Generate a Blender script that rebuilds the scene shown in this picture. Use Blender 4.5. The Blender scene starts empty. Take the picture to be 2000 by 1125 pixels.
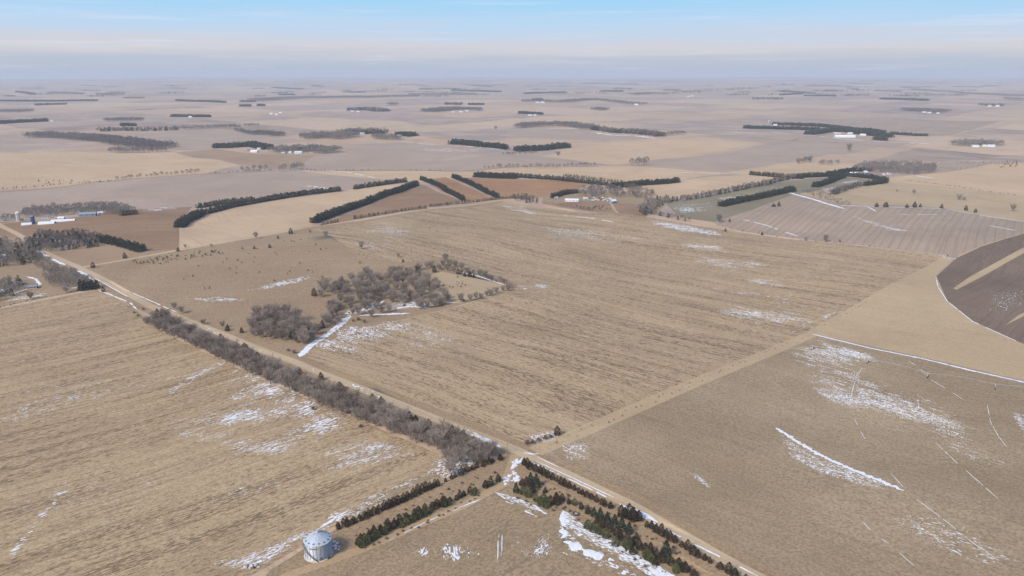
import bpy, bmesh, math, random
import numpy as np
from mathutils import Vector, noise as mnoise
from mathutils.geometry import delaunay_2d_cdt
from mathutils.bvhtree import BVHTree

R = math.radians
rng = random.Random(11)
nrs = np.random.RandomState(5)
scene = bpy.context.scene
col = scene.collection

# ------------------------------------------------------------------ camera
FPX, HZ, YH = 1500.0, 240.0, 139.0          # focal length in photo pixels (2000 wide), height, level line
PITCH = math.atan((562.5 - YH) / FPX)
cam_d = bpy.data.cameras.new('camera')
cam = bpy.data.objects.new('camera', cam_d); col.objects.link(cam)
cam_d.sensor_width = 36.0; cam_d.lens = 36.0 * FPX / 2000.0
cam_d.clip_start = 1.0; cam_d.clip_end = 90000.0
cam.location = (0, 0, HZ); cam.rotation_euler = (math.pi / 2 - PITCH, 0, 0)
scene.camera = cam

# ------------------------------------------------------------------ sun, sky, exposure
SUN_EL, SUN_AZ = 40.0, -136.0                 # azimuth clockwise from +Y (view heading); the sun stands on the left
sd = bpy.data.lights.new('sun', 'SUN'); sd.energy = 2.2; sd.angle = R(10); sd.color = (1.0, 0.93, 0.85)
sun = bpy.data.objects.new('sun', sd); col.objects.link(sun)
sv = Vector((math.sin(R(SUN_AZ)) * math.cos(R(SUN_EL)), math.cos(R(SUN_AZ)) * math.cos(R(SUN_EL)), math.sin(R(SUN_EL))))
sun.rotation_euler = (-sv).to_track_quat('-Z', 'Y').to_euler()
sun.location = (0, 0, 400)

EXPO = 0.48
def lin(r, g, b):
    f = lambda c: ((c / 255 + 0.055) / 1.055) ** 2.4 if c / 255 > 0.04045 else c / 255 / 12.92
    return (f(r), f(g), f(b), 1)

w = bpy.data.worlds.new('World'); scene.world = w; w.use_nodes = True
nt = w.node_tree; nt.nodes.clear(); N = nt.nodes.new; L = nt.links.new
sky = N('ShaderNodeTexSky'); sky.sky_type = 'NISHITA'; sky.sun_disc = False
sky.sun_elevation = R(SUN_EL); sky.sun_rotation = R(SUN_AZ); sky.dust_density = 2.0; sky.air_density = 1.0
bg1 = N('ShaderNodeBackground'); bg1.inputs[1].default_value = 0.15; L(sky.outputs[0], bg1.inputs[0])
tc = N('ShaderNodeTexCoord'); sx = N('ShaderNodeSeparateXYZ'); L(tc.outputs['Generated'], sx.inputs[0])
# thin cirrus and a soft pinkish layer near the horizon, streaked sideways
mp = N('ShaderNodeMapping'); mp.inputs['Scale'].default_value = (3.0, 3.0, 55.0); L(tc.outputs['Generated'], mp.inputs[0])
nz = N('ShaderNodeTexNoise'); nz.inputs['Scale'].default_value = 1.6; nz.inputs['Detail'].default_value = 6; L(mp.outputs[0], nz.inputs[0])
off = N('ShaderNodeMath'); off.operation = 'MULTIPLY_ADD'; off.inputs[1].default_value = 0.034; off.inputs[2].default_value = -0.018
L(nz.outputs[0], off.inputs[0])
zz = N('ShaderNodeMath'); zz.operation = 'ADD'; L(sx.outputs[2], zz.inputs[0]); L(off.outputs[0], zz.inputs[1])
rp = N('ShaderNodeValToRGB'); L(zz.outputs[0], rp.inputs[0])
cr = rp.color_ramp
stops = [(0.0, (184, 194, 210)), (0.010, (188, 197, 213)), (0.019, (203, 205, 215)), (0.027, (212, 211, 218)),
         (0.040, (201, 214, 232)), (0.058, (187, 216, 243)), (0.085, (163, 214, 247)), (0.20, (128, 188, 240)), (0.42, (96, 150, 220))]
while len(cr.elements) < len(stops): cr.elements.new(0.5)
for e, (p_, c_) in zip(cr.elements, stops): e.position = p_; e.color = lin(*c_)
mp2 = N('ShaderNodeMapping'); mp2.inputs['Scale'].default_value = (2.2, 2.2, 70.0); mp2.inputs['Rotation'].default_value = (0.01, 0.012, 0)
L(tc.outputs['Generated'], mp2.inputs[0])
nz2 = N('ShaderNodeTexNoise'); nz2.inputs['Scale'].default_value = 2.4; nz2.inputs['Detail'].default_value = 8; nz2.inputs['Roughness'].default_value = 0.62
L(mp2.outputs[0], nz2.inputs[0])
cm = N('ShaderNodeMapRange'); cm.inputs[1].default_value = 0.55; cm.inputs[2].default_value = 0.80; cm.inputs[4].default_value = 0.65
L(nz2.outputs[0], cm.inputs[0])
mc = N('ShaderNodeMix'); mc.data_type = 'RGBA'; L(cm.outputs[0], mc.inputs[0]); L(rp.outputs[0], mc.inputs[6]); mc.inputs[7].default_value = lin(226, 232, 243)
bg2 = N('ShaderNodeBackground'); L(mc.outputs[2], bg2.inputs[0]); bg2.inputs[1].default_value = 2 ** -EXPO
mr = N('ShaderNodeMapRange'); mr.inputs[1].default_value = 0.08; mr.inputs[2].default_value = 0.45; L(sx.outputs[2], mr.inputs[0])
ms = N('ShaderNodeMixShader'); L(mr.outputs[0], ms.inputs[0]); L(bg2.outputs[0], ms.inputs[1]); L(bg1.outputs[0], ms.inputs[2])
wo = N('ShaderNodeOutputWorld'); L(ms.outputs[0], wo.inputs[0])

vs = scene.view_settings
vs.view_transform = 'Standard'; vs.look = 'None'; vs.exposure = EXPO; vs.gamma = 1.0; vs.use_curve_mapping = False
scene.cycles.max_bounces = 4; scene.cycles.diffuse_bounces = 2; scene.cycles.volume_bounces = 1
scene.cycles.transparent_max_bounces = 4; scene.cycles.use_adaptive_sampling = False

# ------------------------------------------------------------------ terrain height
_hs = []
for lam, amp in ((170, .45), (230, .7), (310, .9), (420, 1.2), (640, 1.6), (900, 2.0), (1300, 2.4)):
    for _ in range(2):
        a = rng.uniform(0, math.pi); _hs.append((math.cos(a) * 2 * math.pi / lam, math.sin(a) * 2 * math.pi / lam, rng.uniform(0, 6.28), amp, 0))
for lam, amp in ((2600, 6), (3600, 8), (5200, 10), (9000, 12)):
    for _ in range(2):
        a = rng.uniform(0, math.pi); _hs.append((math.cos(a) * 2 * math.pi / lam, math.sin(a) * 2 * math.pi / lam, rng.uniform(0, 6.28), amp, 1))
def height(x, y):
    x = np.asarray(x, float); y = np.asarray(y, float)
    d = np.hypot(x, y)
    near = np.zeros_like(x); far = np.zeros_like(x)
    for kx, ky, ph, amp, fl in _hs:
        s = amp * np.sin(kx * x + ky * y + ph)
        if fl: far += s
        else: near += s
    a = 0.35 + 0.65 * np.clip((d - 500) / 900, 0, 1)
    a *= 1 - 0.5 * np.clip((d - 3000) / 3000, 0, 1)
    b = np.clip((d - 3500) / 9000, 0, 1)
    return near * a + far * b
def hgt(x, y): return float(height(x, y))

CP, SP = math.cos(PITCH), math.sin(PITCH)
def at(px, py):
    """the ground point (x, y) of a place read off the photograph as a map"""
    u = (px - 1000) / FPX; v = (py - 562.5) / FPX
    dx, dy, dz = u, CP - v * SP, -SP - v * CP
    z = 0.0
    for _ in range(12):
        t = (HZ - z) / -dz
        z = hgt(dx * t, dy * t)
    return (dx * t, dy * t)
def P(*pts): return [at(*q) for q in pts]

AX = R(138.5); AY = R(48.5)                     # the survey grid: the two road directions
EA = np.array((math.cos(AX), math.sin(AX))); EB = np.array((math.cos(AY), math.sin(AY)))
ORG = np.array(at(1010, 880))

# ------------------------------------------------------------------ materials
def newmat(name):
    m = bpy.data.materials.new(name); m.use_nodes = True
    t = m.node_tree; t.nodes.clear()
    o = t.nodes.new('ShaderNodeOutputMaterial'); b = t.nodes.new('ShaderNodeBsdfPrincipled')
    t.links.new(b.outputs[0], o.inputs[0]); b.inputs['Roughness'].default_value = 0.9
    b.inputs['Specular IOR Level'].default_value = 0.15
    return m, t, b
def c4(c): return (c[0], c[1], c[2], 1)
def mixn(t, fac, a, b, blend='MIX'):
    n = t.nodes.new('ShaderNodeMix'); n.data_type = 'RGBA'; n.blend_type = blend
    for sock, val in ((0, fac), (6, a), (7, b)):
        if hasattr(val, 'links'): t.links.new(val, n.inputs[sock])
        else: n.inputs[sock].default_value = val if sock == 0 else c4(val)
    return n.outputs[2]
def noisen(t, vec, scale=1.0, detail=3, rough=.55, dist=0.0):
    n = t.nodes.new('ShaderNodeTexNoise'); n.inputs['Scale'].default_value = scale; n.inputs['Detail'].default_value = detail
    n.inputs['Roughness'].default_value = rough; n.inputs['Distortion'].default_value = dist
    if vec is not None: t.links.new(vec, n.inputs['Vector'])
    return n.outputs[0]
def ramp(t, v, a, b, lo=0.0, hi=1.0):
    n = t.nodes.new('ShaderNodeMapRange'); n.inputs[1].default_value = a; n.inputs[2].default_value = b
    n.inputs[3].default_value = lo; n.inputs[4].default_value = hi
    t.links.new(v, n.inputs[0]); return n.outputs[0]
def rowvec(t, ang, sa, sb, warp=0.0):
    """position turned so x runs along the crop rows, scaled (sa along, sb across), rows bent a little by warp"""
    g = t.nodes.new('ShaderNodeNewGeometry'); v = g.outputs['Position']
    if warp:
        nn = t.nodes.new('ShaderNodeTexNoise'); nn.inputs['Scale'].default_value = 0.004; nn.inputs['Detail'].default_value = 1
        t.links.new(v, nn.inputs['Vector'])
        s = t.nodes.new('ShaderNodeVectorMath'); s.operation = 'SCALE'; s.inputs[3].default_value = warp; t.links.new(nn.outputs[1], s.inputs[0])
        a = t.nodes.new('ShaderNodeVectorMath'); a.operation = 'ADD'; t.links.new(v, a.inputs[0]); t.links.new(s.outputs[0], a.inputs[1]); v = a.outputs[0]
    r = t.nodes.new('ShaderNodeVectorRotate'); r.rotation_type = 'Z_AXIS'; r.inputs['Angle'].default_value = -ang; t.links.new(v, r.inputs[0])
    m = t.nodes.new('ShaderNodeVectorMath'); m.operation = 'MULTIPLY'; t.links.new(r.outputs[0], m.inputs[0]); m.inputs[1].default_value = (sa, sb, 0.05)
    return m.outputs[0]
FLD = {}
def warm(c): return (c[0] * .96, c[1] * .865, c[2] * .72)
def field_mat(name, base, dark, light, ang=0.0, streak=.5, clump=.5, speck=.5, warp=60, thr=.56, fine=.5, mow=0.0, attr=False, cross=.0):
    if name in FLD: return FLD[name]
    m, t, b = newmat(name)
    base, dark, light = warm(base), warm(dark), warm(light)
    colr = base
    if attr:
        an = t.nodes.new('ShaderNodeAttribute'); an.attribute_name = 'tint'; colr = an.outputs['Color']
    pos = t.nodes.new('ShaderNodeNewGeometry').outputs['Position']
    big = noisen(t, pos, .006, 4, .6)
    colr = mixn(t, ramp(t, big, .42, .64, 0, .65), colr, light)
    big2 = noisen(t, pos, .011, 5, .65)
    colr = mixn(t, ramp(t, big2, .50, .72, 0, .45), colr, dark)
    if streak:
        s1 = noisen(t, rowvec(t, ang, .0022, .085, warp), 1, 4, .7)
        colr = mixn(t, ramp(t, s1, .48, .68, 0, streak * .42), colr, dark)
        s2 = noisen(t, rowvec(t, ang, .007, .42, warp), 1, 3, .7)
        colr = mixn(t, ramp(t, s2, .52, .64, 0, streak), colr, dark)
        s3 = noisen(t, rowvec(t, ang, .005, .22, warp), 1.3, 3, .6)
        colr = mixn(t, ramp(t, s3, .55, .70, 0, streak * .6), colr, light)
    if clump:
        c1 = noisen(t, rowvec(t, ang, .20, .95, warp), 1, 4, .72)
        area = noisen(t, rowvec(t, ang, .0045, .075, warp), 1, 5, .75)
        th = t.nodes.new('ShaderNodeMath'); th.operation = 'MULTIPLY_ADD'; th.inputs[1].default_value = .52; th.inputs[2].default_value = -.26
        t.links.new(area, th.inputs[0])
        sm = t.nodes.new('ShaderNodeMath'); sm.operation = 'ADD'; t.links.new(c1, sm.inputs[0]); t.links.new(th.outputs[0], sm.inputs[1])
        colr = mixn(t, ramp(t, sm.outputs[0], thr - .02, thr + .03, 0, clump), colr, [c * .62 for c in dark])
    if mow:
        wv = t.nodes.new('ShaderNodeTexWave'); wv.inputs['Scale'].default_value = 1.0; wv.inputs['Distortion'].default_value = 1.2; wv.inputs['Detail'].default_value = 2
        wv.bands_direction = 'Y'
        t.links.new(rowvec(t, ang, .01, .028, warp), wv.inputs['Vector'])
        colr = mixn(t, ramp(t, wv.outputs['Fac'], .72, .98, 0, mow * .6), colr, dark)
    f1 = noisen(t, pos, .55, 4, .75)
    colr = mixn(t, ramp(t, f1, .42, .62, 0, fine), colr, [c * .6 for c in dark], 'MIX') if fine else colr
    f2 = noisen(t, pos, 1.6, 3, .8)
    colr = mixn(t, ramp(t, f2, .55, .75, 0, speck), colr, [min(1, c * 1.25) for c in light])
    if not hasattr(colr, 'links'): b.inputs[0].default_value = c4(colr)
    else: t.links.new(colr, b.inputs[0])
    bp = t.nodes.new('ShaderNodeBump'); bp.inputs['Strength'].default_value = .35; bp.inputs['Distance'].default_value = .25
    t.links.new(f1, bp.inputs['Height']); t.links.new(bp.outputs[0], b.inputs['Normal'])
    FLD[name] = m; return m
def plain(name, c, rough=.85, var=.25, scale=.5, metal=0.0, c2=None):
    if name in FLD: return FLD[name]
    m, t, b = newmat(name)
    pos = t.nodes.new('ShaderNodeNewGeometry').outputs['Position']
    n = noisen(t, pos, scale, 4, .7)
    colr = mixn(t, ramp(t, n, .35, .65), [k * (1 - var) for k in c], c2 or [min(1, k * (1 + var)) for k in c])
    t.links.new(colr, b.inputs[0]); b.inputs['Roughness'].default_value = rough; b.inputs['Metallic'].default_value = metal
    FLD[name] = m; return m
def foliage(name, c1, c2, scale=.35, rough=.9):
    m, t, b = newmat(name)
    pos = t.nodes.new('ShaderNodeNewGeometry').outputs['Position']
    oi = t.nodes.new('ShaderNodeObjectInfo')
    n = noisen(t, pos, scale, 3, .7)
    ad = t.nodes.new('ShaderNodeMath'); ad.operation = 'MULTIPLY_ADD'; ad.inputs[1].default_value = .45
    t.links.new(oi.outputs['Random'], ad.inputs[0]); t.links.new(n, ad.inputs[2])
    colr = mixn(t, ramp(t, ad.outputs[0], .40, 1.0), c1, c2)
    t.links.new(colr, b.inputs[0]); b.inputs['Roughness'].default_value = rough
    b.inputs['Specular IOR Level'].default_value = .1
    FLD[name] = m; return m

M_twig = foliage('twig', (.145, .112, .090), (.37, .305, .255))
M_bark = plain('bark', (.17, .145, .125), var=.3, scale=1.5)
M_cedar = foliage('cedar_foliage', (.032, .034, .020), (.080, .048, .031))
M_cedarfar = foliage('cedar_foliage_far', (.030, .040, .026), (.055, .058, .036), .06)
M_twigfar = foliage('twig_far', (.115, .100, .090), (.24, .205, .18), .05)
M_pine = foliage('pine_foliage', (.060, .082, .030), (.125, .125, .050), .6)
M_pine2 = foliage('spruce_foliage', (.022, .045, .028), (.04, .06, .035), .6)
M_shrub = foliage('shrub_twigs', (.13, .095, .075), (.24, .19, .155))
M_drygrass = foliage('dry_grass', (.25, .19, .12), (.36, .28, .18))
M_snow = plain('snow', (.64, .67, .74), .7, .10, .9, c2=(.76, .78, .82))
M_white = plain('white_paint', (.74, .75, .76), .5, .06)
M_roofw = plain('pale_metal_roof', (.62, .66, .70), .4, .06)
M_blue = plain('blue_enamel', (.03, .09, .28), .35, .1)
M_bluebld = plain('slate_blue_cladding', (.22, .27, .32), .6, .12)
M_roofd = plain('grey_shingle', (.22, .22, .23), .8, .15)
M_tanwall = plain('tan_cladding', (.46, .41, .34), .7, .1)
M_red = plain('rust_red_paint', (.30, .10, .07), .7, .15)
M_conc = plain('concrete', (.60, .57, .50), .9, .12)
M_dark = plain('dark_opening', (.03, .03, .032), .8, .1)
M_wood = plain('weathered_wood', (.22, .18, .14), .9, .25, 1.2)
M_galv = plain('galvanised_steel', (.36, .38, .41), .5, .12, .6, metal=.25)
M_galvroof = plain('galvanised_roof', (.47, .52, .58), .42, .08, .6, metal=.3)
M_steel = plain('dark_steel', (.16, .17, .18), .5, .15, metal=.4)
M_rubber = plain('rubber', (.03, .03, .03), .9, .2)
M_yellow = plain('yellow_decal', (.62, .47, .05), .5, .1)
M_rock = plain('field_stone', (.42, .40, .38), .95, .3, 1.0)

# ------------------------------------------------------------------ object helpers
def link(o, parent=None):
    col.objects.link(o)
    if parent is not None: o.parent = parent
    return o
def meshobj(name, verts, faces, mats, parent=None, mi=None, smooth=False):
    me = bpy.data.meshes.new(name)
    me.from_pydata([tuple(v) for v in verts], [], faces)
    for m in (mats if isinstance(mats, (list, tuple)) else [mats]): me.materials.append(m)
    if mi is not None: me.polygons.foreach_set('material_index', mi)
    if smooth: me.polygons.foreach_set('use_smooth', [True] * len(me.polygons))
    me.update()
    return link(bpy.data.objects.new(name, me), parent)
def tri_mesh(name, V, F, mat, mi=None):
    """big triangle mesh from arrays"""
    me = bpy.data.meshes.new(name)
    n, k = len(V), len(F)
    me.vertices.add(n); me.vertices.foreach_set('co', np.ascontiguousarray(V, np.float32).ravel())
    me.loops.add(k * 3); me.loops.foreach_set('vertex_index', np.ascontiguousarray(F, np.int32).ravel())
    me.polygons.add(k); me.polygons.foreach_set('loop_start', np.arange(0, k * 3, 3, dtype=np.int32))
    for m in (mat if isinstance(mat, (list, tuple)) else [mat]): me.materials.append(m)
    if mi is not None: me.polygons.foreach_set('material_index', np.ascontiguousarray(mi, np.int32))
    me.update(calc_edges=True); me.validate()
    return me
def tag(o, label=None, cat=None, group=None, kind=None):
    if label: o['label'] = label
    if cat: o['category'] = cat
    if group: o['group'] = group
    if kind: o['kind'] = kind
    return o
def empty(name, loc, rz=0, sc=1.0):
    o = bpy.data.objects.new(name, None); link(o); o.location = loc; o.rotation_euler = (0, 0, rz)
    o.scale = (sc, sc, sc) if not isinstance(sc, tuple) else sc
    return o

# ------------------------------------------------------------------ the fields: one planar partition
def strip(pts, wid):
    """a band of given width (metres) along a polyline"""
    pts = [np.array(p) for p in pts]; Lp, Rp = [], []
    for i, p in enumerate(pts):
        a = pts[max(i - 1, 0)]; b = pts[min(i + 1, len(pts) - 1)]
        d = (b - a) / (np.linalg.norm(b - a) + 1e-9); n = np.array((-d[1], d[0]))
        Lp.append(tuple(p + n * wid / 2)); Rp.append(tuple(p - n * wid / 2))
    return Lp + Rp[::-1]
def dens(pts, step=60):
    out = []
    for a, b in zip(pts[:-1], pts[1:]):
        n = max(1, int(math.hypot(b[0] - a[0], b[1] - a[1]) / step))
        out += [(a[0] + (b[0] - a[0]) * k / n, a[1] + (b[1] - a[1]) * k / n) for k in range(n)]
    return out + [pts[-1]]

ROWA = R(138.5); ROWB = R(48.5)
TAN = (.42, .335, .235); TAND = (.25, .195, .14); TANL = (.48, .40, .29)
mats = {
 'corn': field_mat('corn_stubble', (.455, .37, .27), (.215, .165, .12), (.50, .415, .305), ROWA + R(2), .58, .95, .35, 22, .552, .40),
 'cornL': field_mat('corn_stubble_left', (.45, .365, .265), (.225, .17, .12), (.49, .41, .30), ROWB - R(8), .58, .85, .35, 32, .552, .42),
 'bean': field_mat('stubble_right', (.315, .258, .190), (.195, .155, .115), (.47, .40, .31), ROWA, .30, .25, .35, 60, .575, .55),
 'pasture': field_mat('pasture_grass', (.345, .275, .20), (.22, .165, .12), (.42, .345, .255), 0, .25, .15, .25, 80, .60, .6),
 'bunch': field_mat('mown_grass', (.44, .365, .265), (.29, .23, .165), (.50, .425, .315), ROWA, .18, .25, .3, 50, .61, .3),
 'yard': field_mat('yard_grass', (.34, .275, .20), (.21, .165, .12), (.42, .35, .26), ROWB, .2, .4, .3, 40, .58, .6),
 'verge': field_mat('verge_grass', (.35, .275, .195), (.22, .165, .12), (.42, .34, .25), ROWA, .3, .35, .3, 30, .60, .5),
 'dark': field_mat('dark_tilled_soil', (.185, .145, .125), (.115, .088, .074), (.25, .20, .17), ROWB, .5, .3, .2, 50, .58, .4),
 'rust': field_mat('rust_grass', (.34, .205, .125), (.20, .125, .085), (.42, .285, .185), ROWA, .6, .3, .2, 140, .62, .4),
 'rustlow': field_mat('rust_brown_meadow', (.29, .195, .135), (.18, .125, .09), (.37, .28, .20), 0.2, .6, .5, .2, 140, .6, .45),
 'tan': field_mat('pale_stubble', (.50, .40, .30), (.36, .28, .215), (.57, .475, .37), ROWA, .42, .0, .2, 120, .62, .25, mow=.22),
 'mauve': field_mat('grey_stubble', (.365, .31, .285), (.28, .235, .215), (.43, .37, .345), ROWA, .40, .0, .2, 140, .62, .25, mow=.3),
 'rows': field_mat('grey_rows', (.36, .305, .27), (.23, .19, .165), (.43, .37, .33), ROWB + R(8), .5, .0, .25, 12, .62, .3, mow=.7),
 'green': field_mat('winter_wheat', (.215, .205, .155), (.14, .13, .10), (.29, .27, .21), ROWB, .3, .0, .2, 60, .62, .3),
 'gravel': field_mat('gravel', (.46, .39, .305), (.32, .255, .19), (.60, .52, .42), ROWA, .5, .0, .3, 0, .62, .2),
 'dirt': field_mat('dirt_track', (.42, .33, .235), (.30, .23, .16), (.48, .395, .29), ROWB, .2, .1, .3, 0, .62, .3),
 'brownpad': field_mat('brown_paddock', (.33, .25, .19), (.24, .18, .135), (.39, .31, .24), ROWB, .2, .1, .2, 60, .6, .35),
 'far': field_mat('far_farmland', (.4, .33, .25), (.25, .20, .165), (.52, .44, .38), ROWA, .38, .0, .12, 200, .62, .12, attr=True, mow=.3),
}
polys = []   # (object name, material key, polygon)  - later wins
def fld(name, key, *pts): polys.append((name, key, P(*pts)))
def road(name, key, wid, *pts):
    polys.append((name, key, strip(dens(P(*pts), 45), wid)))
# middle distance
fld('stubble_field', 'mauve', (-120, 380), (0, 371), (400, 339), (560, 331), (740, 350), (790, 358), (670, 371), (400, 402), (270, 408), (200, 415), (0, 418), (-120, 425))
fld('stubble_field', 'tan', (-120, 305), (0, 300), (340, 298), (470, 322), (400, 339), (0, 371), (-120, 380))
fld('stubble_field', 'brownpad', (340, 298), (420, 291), (480, 300), (620, 303), (560, 331), (470, 323))
fld('stubble_field', 'mauve', (480, 298), (660, 296), (870, 315), (990, 300), (1180, 324), (940, 330), (870, 334), (560, 331), (620, 303))
fld('stubble_field', 'mauve', (260, 262), (380, 252), (470, 257), (600, 276), (420, 290), (330, 293))
fld('stubble_field', 'tan', (560, 331), (870, 334), (1000, 332), (930, 345), (880, 350), (800, 357), (740, 350))
fld('stubble_field', 'tan', (350, 487), (345, 443), (400, 412), (560, 388), (680, 371), (800, 358), (700, 400), (612, 436), (605, 445), (400, 480))
fld('meadow', 'rustlow', (-80, 440), (0, 432), (110, 430), (190, 417), (270, 408), (375, 404), (350, 440), (350, 487), (290, 491), (255, 480), (190, 470), (100, 462), (-80, 470))
fld('paddock', 'brownpad', (95, 494), (190, 474), (230, 478), (285, 492), (350, 487), (160, 518))
fld('meadow', 'rustlow', (620, 440), (790, 374), (830, 362), (905, 394), (690, 430))
fld('rust_meadow', 'rust', (828, 352), (870, 346), (970, 389), (905, 394))
fld('rust_meadow', 'rust', (890, 347), (1000, 350), (1160, 358), (1100, 378), (1050, 388), (972, 389))
fld('stubble_field', 'tan', (940, 331), (1180, 324), (1420, 338), (1330, 352), (1200, 358), (1000, 343))
fld('stubble_field', 'tan', (1205, 362), (1330, 353), (1470, 340), (1555, 346), (1300, 392), (1240, 385))
fld('stubble_field', 'tan', (1420, 338), (1560, 318), (1665, 322), (1655, 340), (1550, 345), (1470, 341))
fld('homestead_lawn', 'pasture', (-250, 530), (0, 462), (40, 470), (88, 500), (150, 524), (190, 562), (0, 600), (-250, 660))
fld('farmyard', 'yard', (1060, 384), (1130, 372), (1250, 380), (1300, 395), (1280, 420), (1210, 418), (1060, 398))
fld('farmyard', 'rustlow', (1120, 392), (1190, 396), (1265, 400), (1262, 424), (1160, 413), (1080, 400))
fld('wheat_field', 'green', (1300, 398), (1400, 380), (1500, 360), (1640, 345), (1720, 352), (1560, 382), (1395, 434), (1330, 425))
fld('row_field', 'rows', (1395, 437), (1550, 380), (1600, 392), (1690, 402), (1800, 404), (1860, 409), (2000, 434), (2080, 450), (2080, 425), (2000, 455), (1870, 500), (1600, 471), (1450, 452))
fld('hill_pasture', 'bunch', (1560, 378), (1740, 352), (1830, 364), (2000, 384), (2100, 394), (2100, 450), (2000, 433), (1860, 408), (1800, 403), (1690, 401), (1620, 394))
fld('stubble_field', 'tan', (1700, 350), (1840, 337), (1960, 317), (2100, 314), (2100, 393), (2000, 383), (1830, 363))
fld('row_field', 'rows', (1750, 333), (1830, 318), (1960, 317), (1840, 337))
fld('stubble_field', 'mauve', (1180, 323), (1420, 300), (1660, 300), (1560, 317), (1420, 337))
fld('row_field', 'rows', (1520, 245), (1640, 232), (1960, 237), (1880, 258), (1840, 266), (1700, 262))
fld('stubble_field', 'tan', (1110, 290), (1240, 275), (1480, 280), (1380, 300), (1200, 322), (1060, 305))
fld('stubble_field', 'mauve', (985, 253), (1100, 250), (1280, 270), (1180, 276), (1000, 268))
fld('stubble_field', 'mauve', (1350, 265), (1640, 262), (1800, 279), (1660, 302), (1420, 300), (1500, 280))
fld('stubble_field', 'mauve', (650, 285), (800, 278), (960, 288), (870, 310), (700, 300))
# around the centre
fld('pasture', 'pasture', (165, 522), (400, 484), (603, 448), (640, 458), (700, 503), (790, 512), (860, 506), (1000, 548), (1012, 562), (880, 602), (780, 625), (690, 645), (588, 694), (574, 706), (520, 687), (400, 639), (292, 597), (250, 573))
fld('paddock', 'bunch', (800, 552), (860, 530), (990, 556), (1000, 566), (900, 592), (860, 590))
fld('corn_field', 'corn', (603, 448), (980, 394), (1200, 416), (1300, 431), (1440, 453), (1640, 476), (1850, 501), (1820, 520), (1598, 642), (1075, 868), (1020, 868), (955, 856), (905, 836), (820, 803), (700, 755), (600, 716), (574, 704), (588, 692), (700, 645), (780, 626), (880, 603), (1012, 563), (1000, 548), (860, 506), (790, 512), (700, 503), (640, 458))
fld('corn_field', 'cornL', (-500, 760), (0, 602), (192, 566), (262, 600), (300, 640), (520, 745), (760, 845), (870, 893), (975, 898), (800, 965), (650, 1030), (520, 1108), (300, 1230), (-500, 1420))
fld('grass_headland', 'bunch', (1600, 648), (1830, 512), (1868, 502), (1829, 538), (1848, 585), (1900, 625), (2000, 670), (2200, 770), (2200, 800), (2000, 744), (1590, 652))
fld('tilled_field', 'dark', (2140, 400), (2000, 456), (1870, 503), (1829, 540), (1850, 587), (1900, 627), (2000, 672), (2200, 770), (2250, 500))
fld('grass_strip', 'bunch', (1862, 563), (1895, 540), (1990, 488), (2100, 440), (2100, 446), (2000, 494), (1868, 566))
fld('grass_strip', 'bunch', (1965, 634), (1990, 615), (2100, 560), (2100, 566), (1996, 619))
fld('corn_field', 'bean', (1078, 882), (1590, 654), (1800, 698), (2000, 752), (2250, 822), (2500, 1300), (1800, 1300), (1460, 1108), (1240, 984), (1100, 905))
fld('bin_yard', 'yard', (1010, 892), (975, 900), (800, 967), (655, 1034), (530, 1112), (420, 1230), (1000, 1400), (1700, 1300), (1450, 1125), (1230, 1000), (1040, 905))
fld('cedar_strip', 'verge', (1005, 900), (1230, 1008), (1440, 1125), (1400, 1160), (1230, 1070), (1090, 985), (1005, 965), (1000, 930))
fld('grass_strip', 'verge', (655, 1036), (980, 900), (990, 925), (700, 1075))
# verges and roads
road('verge', 'verge', 27, (40, 462), (90, 495), (150, 521), (250, 573), (292, 597), (400, 639), (470, 666), (520, 687), (574, 706), (622, 727), (700, 757), (820, 805), (905, 838), (955, 858), (1010, 884), (1230, 990), (1440, 1110), (1800, 1300))
road('verge', 'verge', 20, (152, 521), (400, 482), (600, 446), (800, 415), (980, 393))
road('field_track', 'bunch', 13, (1045, 882), (1300, 772), (1600, 645), (1720, 575), (1850, 503))
road('dirt_track', 'dirt', 6, (1008, 888), (985, 945), (900, 990), (700, 1075), (560, 1125), (400, 1220))
road('gravel_road', 'gravel', 9, (-60, 400), (20, 450), (88, 494), (150, 520), (250, 573), (292, 597), (400, 639), (470, 666), (520, 687), (574, 706), (622, 727), (700, 757), (820, 805), (905, 838), (955, 858), (1010, 880), (1230, 985), (1440, 1107), (1800, 1296))
road('gravel_road', 'gravel', 7, (156, 522), (400, 480), (600, 444), (800, 413), (980, 391), (1060, 386))
road('gravel_road', 'gravel', 9, (1200, 364), (1400, 341), (1560, 316), (1650, 302), (1780, 281), (1870, 262), (1950, 240), (2080, 222))
road('farm_drive', 'dirt', 5, (1190, 384), (1196, 402), (1206, 416))
road('field_edge', 'rustlow', 9, (-100, 381), (200, 354), (400, 340), (560, 331.5), (870, 334), (1170, 325))
road('gravel_road', 'gravel', 8, (690, 262), (780, 272), (880, 284), (1000, 296))
road('field_track', 'yard', 2.6, (1062, 556), (1145, 524), (1220, 500), (1305, 476))
road('farm_drive', 'dirt', 6, (0, 437), (60, 430), (130, 432))

pts2, edges, faces_in = [], [], []
def addpt(p): pts2.append(Vector((float(p[0]), float(p[1])))); return len(pts2) - 1
def addring(ring, closed=True):
    r = dens(list(ring) + [ring[0]], 70)[:-1] if closed else dens(list(ring), 70)
    ids = [addpt(p) for p in r]
    for a, b in zip(ids[:-1], ids[1:]): edges.append((a, b))
    if closed: edges.append((ids[-1], ids[0]))
for _, _, pl in polys: addring(pl)
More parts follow.
